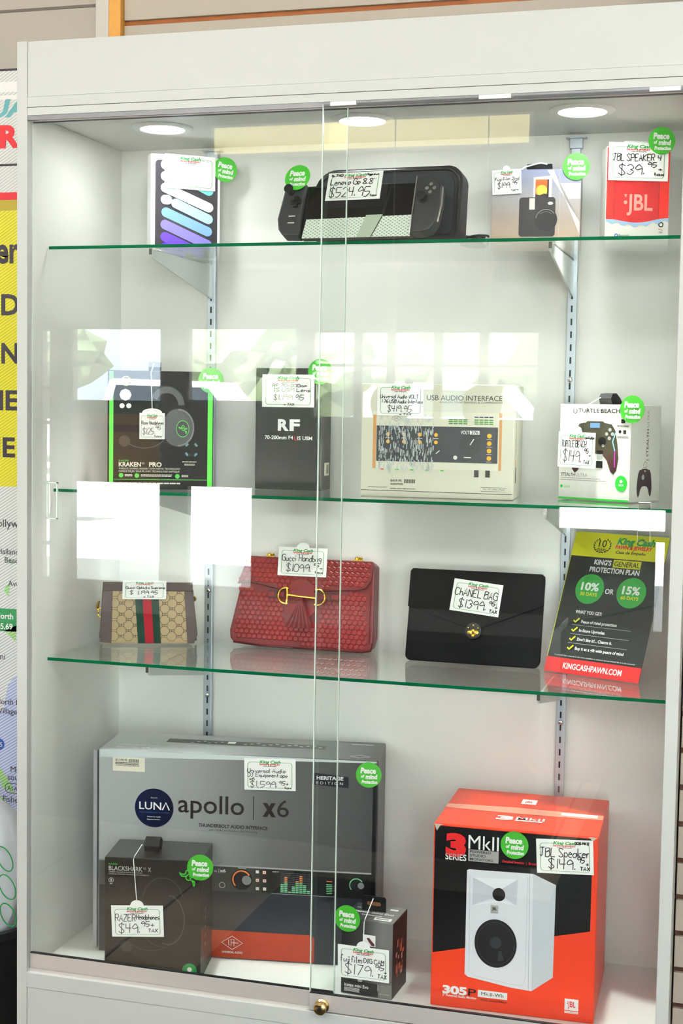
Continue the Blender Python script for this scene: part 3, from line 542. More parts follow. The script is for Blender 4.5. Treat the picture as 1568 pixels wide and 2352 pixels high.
# places of the printed details on each front, in metres from its lower left corner
FE = {
'jbl305':{'blk':(-0.0018,0.1008,0.2995,0.172),'three':(0.0233,0.2904,0.0616,0.3277),'series':(0.023,0.2809,0.0624,0.2922),'mk':(0.0656,0.3046,0.122,0.3251),'grey':(0.0656,0.2834,0.122,0.3045),'stk':(0.1511,0.3196,0.1767,0.322),'tag':(0.1933,0.2723,0.2925,0.3408),'tiny':(0.1294,0.286,0.1918,0.285),'spTL':(0.0642,0.2637),'spTR':(0.1861,0.2688),'spBR':(0.1887,0.0488),'spBL':(0.0639,0.0672),'sdTR':(0.2281,0.2518),'sdBR':(0.2268,0.0787),'sdBR2':(0.1894,0.0489),'tw':(0.1244,0.224,0.136,0.2252),'plate':(0.1098,0.1881,0.1238,0.2032),'woof':(0.1204,0.1314,0.1596,0.1357),'woofv':(0.1214,0.0865),'wgTL':(0.0757,0.252),'wgTR':(0.1589,0.2561),'wgBR':(0.1571,0.2067),'wgBL':(0.0757,0.1994),'p305':(0.023,0.0265,0.0868,0.0413),'box':(0.0895,0.0262,0.1442,0.0382),'l1':(0.0232,0.0205,0.0872,0.0223),'l2':(0.0943,0.0196,0.1432,0.022),'logo':(0.2495,0.0209,0.2745,0.0423),'und':(0.2492,0.0161,0.2744,0.0216)},
'apollo':{'luna':(0.1152,0.3013,0.1547,0.3033),'lunat':(0.0838,0.2977,0.147,0.3158),'apo':(0.1645,0.2976,0.2995,0.3109),'asc':(0.2445,0.2949,0.2706,0.3316),'bar':(0.3187,0.2876,0.3181,0.3361),'x':(0.337,0.2982,0.3639,0.3242),'six':(0.3664,0.2958,0.39,0.3308),'thu':(0.207,0.2678,0.3474,0.2741),'sub':(0.2284,0.2609,0.3264,0.2651),'lab':(0.0293,0.3748,0.0955,0.4034),'tag':(0.3001,0.3494,0.4025,0.415),'her':(0.4362,0.3649,0.5091,0.3841),'stk':(0.549,0.3904,0.5748,0.3916),'pT':(0.2202,0.1938,0.5581,0.1904),'pB':(0.2207,0.1385,0.5589,0.1432),'met':(0.3573,0.1426,0.4369,0.1873),'met2':(0.4395,0.1436,0.4834,0.185),'k1':(0.3065,0.1642,0.3157,0.1648),'a1':(0.2963,0.1649,0.3145,0.1659),'k2':(0.5371,0.1657,0.5435,0.1661),'a2':(0.5261,0.1661,0.5411,0.1669),'x6':(0.2387,0.1789,0.2631,0.1831),'mic':(0.2566,0.1516,0.2627,0.152),'b1':(0.3282,0.1826),'b2':(0.3423,0.1821),'b3':(0.3284,0.1655),'b4':(0.343,0.165),'b5':(0.3286,0.1483),'b6':(0.3432,0.1484),'org':(0.2368,0.0001,0.4451,0.0585),'ua':(0.2782,0.0335,0.2997,0.0348),'uat':(0.2575,0.0162,0.2997,0.0151),'drkB':(0.4942,-0.001),'drkR':(0.4852,0.145),'blkst':(0.5576,0.3674,0.5653,0.3677)},
'blackshark':{'bs':(-0.0014,0.2123,0.0673,0.2204),'X':(0.0787,0.2125,0.0848,0.22),'raz':(-0.0006,0.222,0.017,0.2245),'s1':(-0.0009,0.2079,0.0679,0.2094),'s2':(-0.0009,0.2044,0.0802,0.2047),'ic':(0.0043,0.1925,0.0092,0.1927),'snk':(0.1422,0.188,0.1707,0.2208),'stk':(0.188,0.2251,0.2136,0.2263),'tag':(0.0164,0.0809,0.116,0.1472),'xb':(0.1625,0.0219,0.1768,0.0227),'hp':(0.1079,0.1178,0.1489,0.1199),'hpt':(0.1074,0.1802),'mic':(0.0336,0.0619,0.0451,0.0625)},
'evo':{'tag':(-0.0022,0.0351,0.0985,0.1001),'stk':(0.012,0.1468,0.0373,0.1503),'t1':(0.0069,0.0145,0.0554,0.016),'s1':(0.007,0.0101,0.0382,0.0127),'s4':(0.0071,0.005,0.0698,0.0059),'pic':(0.0006,0.0018,0.0747,0.0263),'cam':(0.0426,0.1016,0.0677,0.1196)},
'kraken':{'gl':(0.0032,0.0141,0.0111,0.2372),'gr':(0.1982,0.0108,0.2066,0.1829),'b1':(0.0357,0.2146,0.0455,0.2148),'b2':(0.0347,0.1874,0.047,0.1876),'i1':(0.0281,0.1655,0.033,0.1656),'i2':(0.0414,0.1657,0.0463,0.1658),'kr':(0.0222,0.045,0.0719,0.0538),'pro':(0.0822,0.0448,0.107,0.0534),'raz':(0.0221,0.0554,0.0423,0.059),'s1':(0.0222,0.0392,0.1439,0.0404),'s2':(0.0222,0.0334,0.1423,0.0354),'cup':(0.1399,0.122,0.1714,0.1225),'cupv':(0.1402,0.0854),'ear':(0.1482,0.1213,0.1615,0.1215),'earv':(0.1484,0.1038),'mic':(0.0331,0.0957,0.0445,0.0958),'band':(0.1244,0.2063),'bandr':(0.1403,0.1751),'tag':(0.0626,0.1002,0.1124,0.1523),'tagtop':(0.0852,0.1684),'str0':(0.0839,0.2402),'stk':(0.2037,0.2186,0.2287,0.219),'d1':(0.166,0.0799,0.1809,0.0801),'line':(0.013,0.0192,0.1965,0.0192),'dot1':(0.0269,0.0276,0.031,0.0276),'dot2':(0.0581,0.0271,0.063,0.0271),'dot3':(0.1382,0.0262,0.1432,0.0262),'bt':(0.0223,0.0109,0.0944,0.0149)},
'rf':{'rf':(0.0484,0.1212,0.0955,0.1423),'ln':(0.0205,0.1023,0.1222,0.1099),'tag':(0.0152,0.168,0.1264,0.2339),'stk':(0.1376,0.24,0.1645,0.2402),'tab':(0.0592,0.236,0.0904,0.2463)},
'volt':{'ti':(0.1312,0.1847,0.268,0.1958),'sub':(0.1867,0.1794,0.2683,0.1832),'dev':(0.023,0.0546,0.2683,0.1632),'blk':(0.0301,0.0681,0.2613,0.1358),'wl':(0.023,0.0546,0.0289,0.156),'wr':(0.2643,0.0549,0.2687,0.1628),'vol':(0.1913,0.1214,0.2264,0.1279),'k1':(0.2127,0.1009,0.2314,0.1013),'y0':(0.2453,0.1196,0.2497,0.1196),'y3':(0.2458,0.0775,0.2502,0.0776),'r0':(0.0524,0.1198,0.0558,0.1199),'r3':(0.1446,0.1057,0.1484,0.1058),'mb':(0.1681,0.1407,0.2023,0.1529),'mb2':(0.2167,0.1416,0.251,0.1553),'usb1':(0.218,0.0417,0.2266,0.0547),'usb2':(0.2392,0.0418,0.2479,0.0547),'led':(0.0383,0.0516,0.045,0.054),'led4':(0.154,0.0511,0.1602,0.0539),'lab':(0.0578,0.0142,0.1069,0.0344),'mac':(0.2312,0.0156,0.28,0.0231),'tag':(0.0307,0.1549,0.1199,0.2147),'line':(0.0027,0.0049,0.2907,0.0041),'sm':(0.1819,0.0778,0.1861,0.0779)},
'turtle':{'tb':(0.0283,0.1648,0.131,0.1728),'stk':(0.1564,0.1726,0.1753,0.1728),'tag':(0.003,0.0619,0.0851,0.1274),'tagtop':(0.0478,0.1332),'str0':(0.0646,0.1903),'cT':(0.0623,0.1494),'cR':(0.1287,0.0881),'cB':(0.1192,0.0601),'cL':(0.0318,0.0605),'st':(0.0051,0.0442,0.0635,0.0509),'s1':(0.0054,0.04,0.0919,0.0412),'s2':(0.0046,0.0365,0.1036,0.0373),'xb':(0.0036,0.0204,0.0254,0.027),'xg':(0.1333,0.0348,0.1441,0.0353),'bar':(-0.0027,0.0099,0.1521,0.0111),'i1':(0.1371,0.1499),'i2':(0.1374,0.1286)},
'ipad':{'scr':(0.0059,0.0231,0.144,0.2064),'tag':(0.028,0.138,0.1351,0.2071),'stk':(0.157,0.184,0.178,0.1856),'d0':(0.0277,0.1075,0.0387,0.1082),'b0':(0.0276,0.1296,0.1242,0.0988)},
'console':{'scr':(0.0537,0.005,0.2013,0.1114),'lst':(0.0112,0.1014,0.0195,0.1011),'dpad':(0.028,0.0776,0.0408,0.0771),'net':(0.0471,0.0068,0.1689,0.0452),'tag':(0.0922,0.0749,0.1995,0.1302),'stk':(0.0292,0.1253,0.0564,0.124),'lR':(0.0442,0.0054),'lRt':(0.0458,0.1158),'rL':(0.2655,0.0056),'rLt':(0.2645,0.1204),'rst':(0.2781,0.0753,0.2879,0.0748),'abxy':(0.2933,0.0943,0.3028,0.0938),'b1':(0.0278,0.0491),'b2':(0.0283,0.0357),'nets':(0.1573,0.0048,0.2052,0.0508)},
'instax':{'tag':(0.0023,0.1073,0.0555,0.156),'cam':(0.0535,0.0284,0.1253,0.1058),'lens':(0.1061,0.0609,0.1265,0.0607),'ph':(0.0802,0.1064,0.1141,0.1415),'fl':(0.0727,0.0793,0.0831,0.1008),'stk':(0.1594,0.1587,0.1852,0.1583)},
'go':{'tag':(0.003,0.1305,0.1161,0.2012),'jbl':(0.0339,0.0762,0.0893,0.1055),'wave':(0.0022,0.0612,0.1205,0.0637),'wv':(0.0594,0.0524),'stk':(0.1021,0.2053,0.1292,0.2059),'bt':(0.019,0.0267,0.0465,0.0295),'ic':(0.1063,0.0501),'sl':(0.106,0.0413)},
'gg':{'tag':(0.0409,0.0935,0.1322,0.1331),'st0':(0.0675,0.0869),'st1':(0.0825,0.0869),'st2':(0.1005,0.0868),'st3':(0.1163,0.0867),'sb0':(0.0762,0.0145),'sb1':(0.0903,0.0144),'sb2':(0.1091,0.0142),'sb3':(0.1239,0.0141),'bl':(-0.0082,0.0825),'br':(0.1804,0.0962)},
'red':{'tag':(0.1016,0.1502,0.2076,0.21),'flL':(0.0125,0.1293),'fl1':(0.0441,0.1331),'fl2':(0.1091,0.1219),'fl3':(0.2104,0.1226),'fl4':(0.2914,0.1321),'fl5':(0.3028,0.1479),'rl':(0.1168,0.1091,0.1284,0.1097),'rr':(0.1964,0.1077,0.2089,0.1083),'tas':(0.1564,0.1056),'tasb0':(0.1233,0.0402),'tasb1':(0.1875,0.0439),'k1':(0.0757,0.1911),'k2':(0.2679,0.1897),'strL':(0.0817,0.1128),'strR':(0.237,0.1141)},
'black':{'tag':(0.085,0.1054,0.1903,0.1598),'fl':(0.0006,0.1085),'fm':(0.1363,0.0675),'fr':(0.2719,0.1236),'cl':(0.1364,0.065,0.152,0.066)},
'sign':{'yel':(0.0,0.2426,0.1998,0.2955),'ten':(0.0545,0.26,0.0708,0.2753),'yr':(0.0511,0.2523,0.073,0.2574),'kc':(0.0932,0.269,0.1626,0.283),'pj':(0.0921,0.2605,0.1657,0.2694),'ce':(0.0962,0.2538,0.1584,0.2571),'kg':(0.0544,0.2258,0.0913,0.2359),'gen':(0.0948,0.2232,0.1535,0.239),'pp':(0.0481,0.2127,0.1573,0.2178),'g1':(0.0565,0.1716,0.0868,0.1745),'g2':(0.1459,0.1715,0.1753,0.1743),'t10':(0.0399,0.1686,0.0769,0.187),'d30':(0.0396,0.1573,0.0761,0.1652),'orr':(0.0913,0.1666,0.1097,0.1762),'t15':(0.1284,0.1683,0.1636,0.1862),'d60':(0.1265,0.157,0.1637,0.1639),'wh':(0.0386,0.1229,0.0959,0.1279),'c1':(0.0393,0.1033,0.0505,0.1133),'c4':(0.0391,0.0471,0.0514,0.0567),'p1':(0.0557,0.1051,0.1316,0.11),'p2':(0.0562,0.0865,0.1103,0.0916),'p3':(0.0557,0.0689,0.1301,0.0737),'p4':(0.0563,0.0499,0.1586,0.0552),'ln1':(0.0379,0.0982,0.163,0.0982),'ln3':(0.0377,0.0619,0.1627,0.0608),'tiny':(0.0151,0.0357,0.1854,0.034),'redT':(-0.0019,0.0311),'url':(0.0389,0.0173,0.1629,0.0236),'wrL':(0.045,0.2643),'wrR':(0.0804,0.266)},
}
def host(key, name, label, cat):
    x, y, z, yaw, lean, w, d, h = HO[key]
    o = empty(name, (x, y, z+ZB+.0004), (-math.radians(lean), 0, math.radians(yaw)))
    tag(o, label, cat); HM[key] = o.rotation_euler.to_matrix().to_4x4(); HM[key].translation = o.location
    return o, FE.get(key, {}), w, d, h
HM = {}
def pr(parent, name, mat, fn, map_=FRONT, layer=1, label=None):
    b = P(map_, layer); fn(b); return b.build(name, mat, parent, label=label)
def small(p, f, n=3, gap=.4):
    """rows of print too small to read: fine bars broken into word lengths"""
    u0, v0, u1, h = f; rnd = random.Random(int(u0*1e5)+int(v0*1e5))
    for k in range(n):
        u = u0; v = v0-k*h*(1+gap)
        while u < u1-.001:
            l = rnd.uniform(2, 5)*h; p.rect(u, v, min(u+l, u1), v+h); u += l+h*.5

# ---- orange monitor speaker box
o, f, w, d, h = host('jbl305', 'speaker_box', 'large orange and black carton with a white studio monitor pictured on it', 'box')
boxpart('carton', M('orange', C(236, 62, 24), .32, bump=.05, bscale=60), o, 0, 0, 0, w, d, h, bevel=.0025)
pr(o, 'black_field', M('box_black', C(9, 9, 13), .3), lambda p: p.poly([(.0025, .1012), (w-.0105, .172), (w-.0105, h-.004), (.0025, h-.004)]))
pr(o, 'series_numeral', M('print_red', C(226, 30, 34), .35), lambda p: (p.text('3', f['three'][0], f['three'][1], f['three'][2], .0373, bold=.07), p.text('Detailed Imaging  |  Broad', f['tiny'][0], f['tiny'][1]-.001, f['tiny'][2], .0044, .02)), layer=2)
pr(o, 'series_text', 'white', lambda p: (p.ft('SERIES', f['series'], .02), p.ft('MkII', f['mk'], h=.026), p.ft('305', (f['p305'][0], f['p305'][1], .069, .0405), .05), p.ft('5" Powered Studio Monitor', f['l1'], .02, h=.0045)), layer=2)
pr(o, 'grey_plate', M('plate_grey', C(170, 168, 166), .4), lambda p: p.rect(f['grey'][0], .2815, f['grey'][2], .3035), layer=2)
pr(o, 'plate_text', 'ink', lambda p: (p.text('POWERED', .069, .2975, .108, .0045, .015), p.text('STUDIO', .069, .2905, .098, .0045, .015), p.text('MONITORS', .069, .2835, .112, .0045, .006), p.ft('P', (.0715, .0265, .086, .040)), p.ft('White Limited Edition', f['l2'], h=.0042)), layer=3)
pr(o, 'pictured_side', M('pic_side', C(204, 210, 216), .4), lambda p: p.poly([f['spTR'], f['spBR'], f['sdBR'], f['sdTR']]), layer=2)
pr(o, 'pictured_front', M('pic_front', C(228, 230, 236), .4), lambda p: p.poly([(f['spBL'][0], f['spBL'][1]), (.070, .0625), (.150, .051), f['spBR'], f['spTR'], (.100, .2665), (.068, .2662), (f['spTL'][0], f['spTL'][1])]), layer=3)
pr(o, 'pictured_horn', M('pic_horn', C(206, 208, 216), .4), lambda p: (p.poly([f['wgBL'], (.110, .215), (.138, .217), f['wgBR'], f['wgTR'], f['wgTL']])), layer=4)
pr(o, 'horn_light', M('pic_light', C(240, 241, 245), .4), lambda p: (p.poly([f['wgTL'], (.1244, .231), f['wgTR']]), p.poly([f['wgBL'], (.1244, .216), f['wgBR'], (.1244, .209)])), layer=5)
pr(o, 'pictured_cone', 'black', lambda p: (p.disc(*f['tw'][:2], .0118, rv=.0125), p.disc(f['woof'][0], f['woof'][1], .0392, 40, .0455)), layer=6)
pr(o, 'baffle_line', M('baffle_grey', C(186, 190, 196), .4), lambda p: (p.line([(.0700, .256), (.0715, .075), (.080, .0665), (.150, .0575), (.1715, .0575), (.1765, .070), (.1765, .262)], .0006), p.line([(f['spTR'][0]-.006, f['spTR'][1]-.001), (f['spBR'][0]-.006, f['spBR'][1]+.001)], .0012)), layer=4)
pr(o, 'cone_light', M('cone_grey', C(52, 52, 58), .3), lambda p: (p.ring(f['woof'][0], f['woof'][1], .034, .0352, 40, k=1.15), p.poly([(.125, .098), (.137, .101), (.131, .119), (.126, .118)]), p.disc(.1205, .133, .011, 24)), layer=7)
pr(o, 'maker_plate', M('plate_silver', C(196, 198, 190), .3, metal=.3), lambda p: p.rect(*f['plate']), layer=6)
pr(o, 'plate_lettering', 'ink', lambda p: p.text('JBL', .1125, .1945, .1212, .005, .03), layer=7)
pr(o, 'white_label', 'white', lambda p: (p.rect(.0895, .0262, .1442, .0395), p.rect(.2495, .0209, .2745, .0423), p.rect(.2495, .0155, .2745, .0195)), layer=1)
pr(o, 'label_text', 'ink', lambda p: p.text('Mk.II-Wh', .096, .030, .137, .0065), layer=2)
pr(o, 'maker_logo', 'print_red', lambda p: (p.text('JBL', .2555, .0275, .2695, .0105, .02), p.disc(.2545, .0365, .001, 10), p.disc(.2545, .0335, .001, 10), p.rect(.2505, .0172, .2735, .0177)), layer=2)
pr(o, 'packing_tape', M('tape', C(242, 150, 120), .12), lambda p: (p.poly([(.0, .112), (.12, .108), (.3, .112), (.3, .142), (.14, .150), (0, .140)]),), TOP(h))
pr(o, 'top_label', 'white', lambda p: (p.rect(.138, .178, .167, .212), p.text('3', .106, .060, .138, .024, .06), p.text('MkII', .143, .068, .196, .017, .01), p.rect(.142, .058, .193, .065), p.rect(.222, .120, .290, .140)), TOP(h), 2)
pr(o, 'top_lettering', 'print_red', lambda p: p.text('JBL', .144, .188, .161, .012, .02), TOP(h), 3)
pr(o, 'torn_corner', M('kraft', C(200, 190, 176), .8), lambda p: (p.poly([(.001, h-.001), (.006, h-.014), (.012, h-.004), (.018, h-.001)]), p.poly([(w-.018, h-.001), (w-.010, h-.008), (w-.002, h-.001)])), layer=2)

# ---- grey audio interface carton
o, f, w, d, h = host('apollo', 'audio_interface_box', 'wide silver grey carton with a round blue badge and orange foot panel', 'box')
ramp_mat('apollo_grad', 0, [(0., C(196, 200, 200)), (.35, C(168, 170, 170)), (.62, C(116, 116, 116)), (1., C(74, 74, 76))], .34, 1/.5682, .25)  # printed blend, with the light falling across the front partly painted in
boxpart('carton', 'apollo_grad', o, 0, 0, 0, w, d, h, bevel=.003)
boxpart('side_flap', M('flap_grey', C(168, 168, 170), .5), o, -.012, .003, .006, -.004, .14, h-.004, bevel=.001)
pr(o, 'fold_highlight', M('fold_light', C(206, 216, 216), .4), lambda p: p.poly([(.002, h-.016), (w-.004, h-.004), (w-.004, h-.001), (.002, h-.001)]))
pr(o, 'edge_band', 'box_black', lambda p: p.rect(.5576, .002, .5655, .40))
pr(o, 'dark_field', M('slate', C(44, 47, 54), .35), lambda p: p.rect(.002, .002, .5575, .150), layer=2)
ramp_mat('unit_panel', 0, [(0, C(96, 94, 92)), (.55, C(70, 69, 68)), (.62, C(20, 20, 22)), (1, C(16, 16, 18))], .3, 1/.5682)
pr(o, 'unit_panel', 'unit_panel', lambda p: p.rect(.002, .139, .5575, .192), layer=3)
pr(o, 'unit_edge', M('unit_edge', C(168, 170, 174), .3), lambda p: (p.rect(.002, .1895, .5575, .1925), p.rect(.357, .1395, .4845, .1405)), layer=4)
pr(o, 'meter_window', 'black', lambda p: (p.rect(.357, .1415, .437, .188), p.rect(.439, .1425, .4845, .186), p.disc(f['a1'][0], f['a1'][1], .0215), p.disc(f['a2'][0]+.003, f['a2'][1], .0165)), layer=4)
def meter(p, rows, hot):
    rn = random.Random(4)
    for c in range(8):
        top = [5, 9, 1, 4, 7, 10, 5, 2][c]
        for r in range(10):
            if (r < top) and ((r >= 6) == hot) : p.rect(.3755+c*.0076, .1435+r*.0037, .3818+c*.0076, .1455+r*.0037)
pr(o, 'meter_bar', M('meter_green', C(120, 208, 150), .4), lambda p: (meter(p, 10, False), [p.rect(.468, .146+k*.0035, .4795, .1475+k*.0035) for k in range(6)], p.ring(f['a2'][0]+.002, f['a2'][1], .0125, .0142, 24, .6, 3.9)), layer=5)
pr(o, 'meter_peak', M('meter_orange', C(240, 130, 60), .4), lambda p: (meter(p, 10, True), p.ring(f['a1'][0], f['a1'][1], .0165, .0192, 30, .55, 3.95), p.rect(.468, .170, .4795, .1715)), layer=5)
pr(o, 'meter_track', M('meter_dim', C(120, 122, 126), .4), lambda p: [p.rect(.3755+c*.0076, .1435+r*.0037+.0022, .3818+c*.0076, .1435+r*.0037+.0028) for c in range(8) for r in range(11)], layer=5)
for k in (('k1', .0095), ('k2', .0065)):
    b = MB(); b.lathe((f[k[0]][0], -.0016, f[k[0]][1]), (0, -1, 0), [(k[1], 0), (k[1], .0004)], 28); b.build('pictured_knob', M('knob_silver', C(186, 188, 190), .25, metal=.6), o)
pr(o, 'pictured_button', M('btn', C(226, 220, 214), .4), lambda p: ([p.rect(f[q][0]-.0032, f[q][1]-.003, f[q][0]+.0032, f[q][1]+.003) for q in ('b1', 'b2', 'b3', 'b4', 'b5', 'b6')], p.ring(f['mic'][0], f['mic'][1], .0052, .0062)), layer=5)
pr(o, 'button_light', M('btn_light', C(236, 130, 70), .4), lambda p: [p.rect(f[q][0]-.0018, f[q][1]-.0018, f[q][0]+.0018, f[q][1]+.0018) for q in ('b2', 'b3', 'b4')], layer=6)
pr(o, 'orange_panel', M('rust', C(176, 56, 24), .35), lambda p: p.poly([(.16, .0025), (.4451, .0025), (.4451, .050), (.4435, .055), (.438, .0585), (.16, .0585)]), layer=3)
pr(o, 'white_lettering', 'white', lambda p: (p.line([(f['ua'][0]-.0215, .034), (f['ua'][0], .048), (f['ua'][0]+.0215, .034), (f['ua'][0], .020)], .0014, True), p.line([(f['ua'][0]-.007, .041), (f['ua'][0]-.007, .030), (f['ua'][0]-.002, .028), (f['ua'][0]-.002, .041), (f['ua'][0]+.004, .041), (f['ua'][0]+.004, .027)], .0012), p.line([(f['ua'][0]-.002, .034), (f['ua'][0]+.013, .034)], .0012), p.text('UNIVERSAL AUDIO', .2575, .0125, .2997, .0042, .02),
   p.text('x6', .2515, .178, .2635, .0062, .02), p.text('o', .2405, .178, .2455, .0045), p.rect(.249, .176, .2496, .185), p.text('PREAMP', .289, .187, .305, .002), p.text('INPUT', .359, .1835, .372, .0022)), layer=5)
ramp_mat('luna_disc', 0, [(0, C(70, 120, 116)), (.12, C(20, 50, 100)), (.5, C(10, 20, 62)), (1, C(10, 12, 40))], .3, 1/.16)
for nm, fn, mt, ly in (('round_badge', lambda p: p.disc(.1152, .3022, .0398, 48), 'luna_disc', 1), ('badge_text', lambda p: (p.text('LUN', .0845, .299, .130, .0150, .01), p.line([(.1325, .299), (.1395, .314), (.1465, .299)], .0028), p.text('Software for macOS', .101, .2830, .1285, .0025), p.text('Requires Catalina', .101, .2775, .1275, .0025), p.text('INCLUDES', .1085, .322, .122, .0022)), 'white', 2)):
    pr(o, nm, mt, fn, layer=ly)
pr(o, 'badge_subtitle', M('badge_blue', C(40, 90, 140), .4), lambda p: p.text('RECORDING SYSTEM', .085, .2915, .147, .0030), layer=2)
pr(o, 'title_lettering', M('title_dark', C(42, 32, 32), .4), lambda p: (p.text('apollo', .1645, .2966, .2995, .0365, .008), p.rect(.3176, .2876, .3194, .3361), p.text('x', .337, .2975, .3640, .0365, .045), p.text('6', .3664, .2965, .390, .0345), p.text('THUNDERBOLT AUDIO INTERFACE', .207, .2685, .3474, .0066, .03), p.text('with HEXA Core Realtime UAD Processing', .2284, .2615, .3264, .0036)))
pr(o, 'heritage_plate', M('plate_black', C(24, 22, 34), .35), lambda p: p.poly([(.4362, .3655), (.509, .3615), (.509, .3835), (.4362, .3895)]), layer=1)
pr(o, 'heritage_text', 'white', lambda p: (p.text('HERITAGE', .445, .3765, .4985, .0068, .03), p.text('E D I T I O N', .445, .3670, .4975, .0055)), layer=2)
pr(o, 'stock_label', M('label_cream', C(232, 228, 208), .6), lambda p: p.rect(.0293, .3748, .0955, .4034))
pr(o, 'label_print', 'ink', lambda p: (p.text('$1,599.95', .035, .3955, .059, .0042, .01), [p.rect(.0625+k*.0016, .3935, .0625+k*.0016+(.0006 if k % 3 else .0011), .4000) for k in range(13)], small(p, (.035, .3915, .083, .0013), 2, 1.2), p.text('UNIVERSAL AUDIO DJ EQUIPMENT APO', .035, .3855, .085, .0018, .02)), layer=2)
pr(o, 'top_strip', M('strip_dark', C(70, 66, 62), .4), lambda p: p.poly([(.1187, .083), (.4515, .0785), (.4515, .110), (.1187, .115)]), TOP(h))
pr(o, 'top_print', 'white', lambda p: (p.rect(.246, .090, .262, .108), p.text('apollo x6', .03, .02, .10, .012), p.text('THUNDERBOLT AUDIO', .03, .04, .115, .009), [p.rect(.17+k*.012, .088+(k % 3)*.006, .176+k*.012, .091+(k % 3)*.006) for k in range(6)], [p.rect(.28+k*.013, .088+(k % 3)*.006, .287+k*.013, .091+(k % 3)*.006) for k in range(13)], p.line([(.508, .03), (.528, .042), (.548, .03), (.528, .018)], .002, True), p.rect(.5, .130, .545, .133)), TOP(h), 2)

# ---- dark headset box in front of it
o, f, w, d, h = host('blackshark', 'headset_box', 'dark charcoal headset carton with a cloth loop standing before the silver box', 'box')
boxpart('carton', M('charcoal', C(40, 38, 38), .3), o, 0, 0, 0, w, d, h, bevel=.0015)
pr(o, 'name_text', M('print_silver', C(196, 194, 190), .3), lambda p: (p.text('BLACKSHARK', .008, .2115, .0745, .0085, .008), p.text('V2', .076, .2155, .081, .004), p.text('X', .0855, .2115, .0915, .0085, .008), p.text('WIRED CONSOLE ESPORTS HEADSET', .008, .2072, .075, .0022), p.text("CASQUE D'ESPORT FILAIRE POUR CONSOLE", .008, .2032, .087, .0022), p.ring(.0128, .192, .0042, .0050), p.rect(.0115, .189, .0140, .195), small(p, (.010, .184, .0155, .0014), 1)))
pr(o, 'brand_text', M('snake_green', C(60, 196, 50), .4), lambda p: p.text('RAZER', .008, .2225, .026, .0028, .01))
def snake(p, u, v, s):
    for q in ([(0, .82), (.18, .72), (.36, .76), (.40, .92), (.56, .98), (.66, .86), (.58, .74), (.44, .64), (.40, .48), (.52, .38), (.70, .40), (.80, .28), (.86, .04), (.92, .26), (.80, .36)], [(.58, .58), (.74, .68), (1.0, .62), (.84, .56), (.70, .54), (.62, .46)], [(.02, .80), (.14, .62), (.30, .60), (.44, .62)]):
        p.curve([(u+a*s, v+b*s) for a, b in q], s*.07)
pr(o, 'snake_mark', 'snake_green', lambda p: snake(p, .147, .186, .033))
pr(o, 'headset_outline', M('outline_grey', C(84, 80, 76), .3), lambda p: (p.ring(.115, .150, .040, .0415, 30, .3, 2.9, 1.25), p.ring(.125, .118, .0315, .0335, 36, -1.9, 1.5, 1.5), p.ring(.118, .105, .045, .046, 24, 3.3, 4.9, .9), p.ring(.090, .075, .038, .0395, 24, 3.6, 5.6, .5)))
pr(o, 'microphone_foam', M('foam_grey', C(66, 62, 56), .6), lambda p: p.disc(.043, .0615, .0115))
pr(o, 'green_seal', 'pgreen', lambda p: p.disc(.1685, .0195, .0145, 32))
pr(o, 'seal_print', 'white', lambda p: (p.disc(.1685, .022, .0045), p.text('XBOX', .1625, .0125, .1745, .0030, .02)), layer=2)
pr(o, 'bottom_stripe', 'snake_green', lambda p: p.rect(.01, .001, d-.002, .003), RIGHT(w))
pr(o, 'side_text', 'print_silver', lambda p: [p.rect(.042, .055+k*.0175, .048, .060+k*.0175) for k in range(5)], RIGHT(w))
b = MB(); b.strap([(.045, h+.0008), (.040, h+.012), (.046, h+.022), (.060, h+.025), (.072, h+.016), (.068, h+.004), (.062, h+.0006)], .068, .098, .0014); b.build('cloth_loop', 'black_soft', o)

# ---- small instant camera box
o, f, w, d, h = host('evo', 'instant_camera_box', 'small grey camera carton with a black hanging tab on top', 'box')
ramp_mat('evo_grad', 0, [(0, C(30, 30, 33)), (.45, C(66, 65, 66)), (.8, C(128, 126, 124)), (1, C(120, 118, 116))], .35, 1/.1016)
boxpart('carton', 'evo_grad', o, 0, 0, 0, w, d, h, bevel=.0012)
pr(o, 'camera_picture', M('pic_black', C(22, 21, 24), .3), lambda p: p.rect(.001, .002, .0745, .0265)); pr(o, 'silver_trim', 'plate_silver', lambda p: (p.rect(.034, .0265, .043, .0315), p.rect(.0735, .014, .0745, .0265)), layer=2)
pr(o, 'name_text', 'white', lambda p: (p.text('instax mini Evo', .007, .0148, .0555, .0062, .015), small(p, (.007, .0120, .038, .0008), 5, 1.1), p.text('Colour MT.40 ML', .076, .008, .097, .0018)), layer=2)
pr(o, 'photo_print', 'white', lambda p: p.rect(.0426, .098, .0677, .1195), layer=1); pr(o, 'bird_picture', M('bird', C(90, 30, 44), .5), lambda p: p.poly([(.050, .113), (.055, .1145), (.066, .103), (.066, .0985), (.060, .100), (.054, .107)]), layer=2)
pr(o, 'side_artwork', M('evo_side', C(34, 22, 24), .4), lambda p: p.rect(.001, .001, d-.001, h-.001), RIGHT(w))
rn = random.Random(5)
for nm, c in (('photo_tile', C(196, 96, 66)), ('photo_tile', C(150, 66, 44)), ('photo_tile', C(206, 150, 130)), ('photo_tile', C(104, 60, 40))):
    pr(o, nm, M('tile%d' % int(c[0]*1000), c, .4), lambda p: [p.rect(*(lambda a, q: (a, q, a+rn.uniform(.006, .013), q+rn.uniform(.006, .016)))(rn.uniform(.020, .062), rn.uniform(.030, .095))) for _ in range(6)], RIGHT(w), 2+int(c[1]*10) % 3)
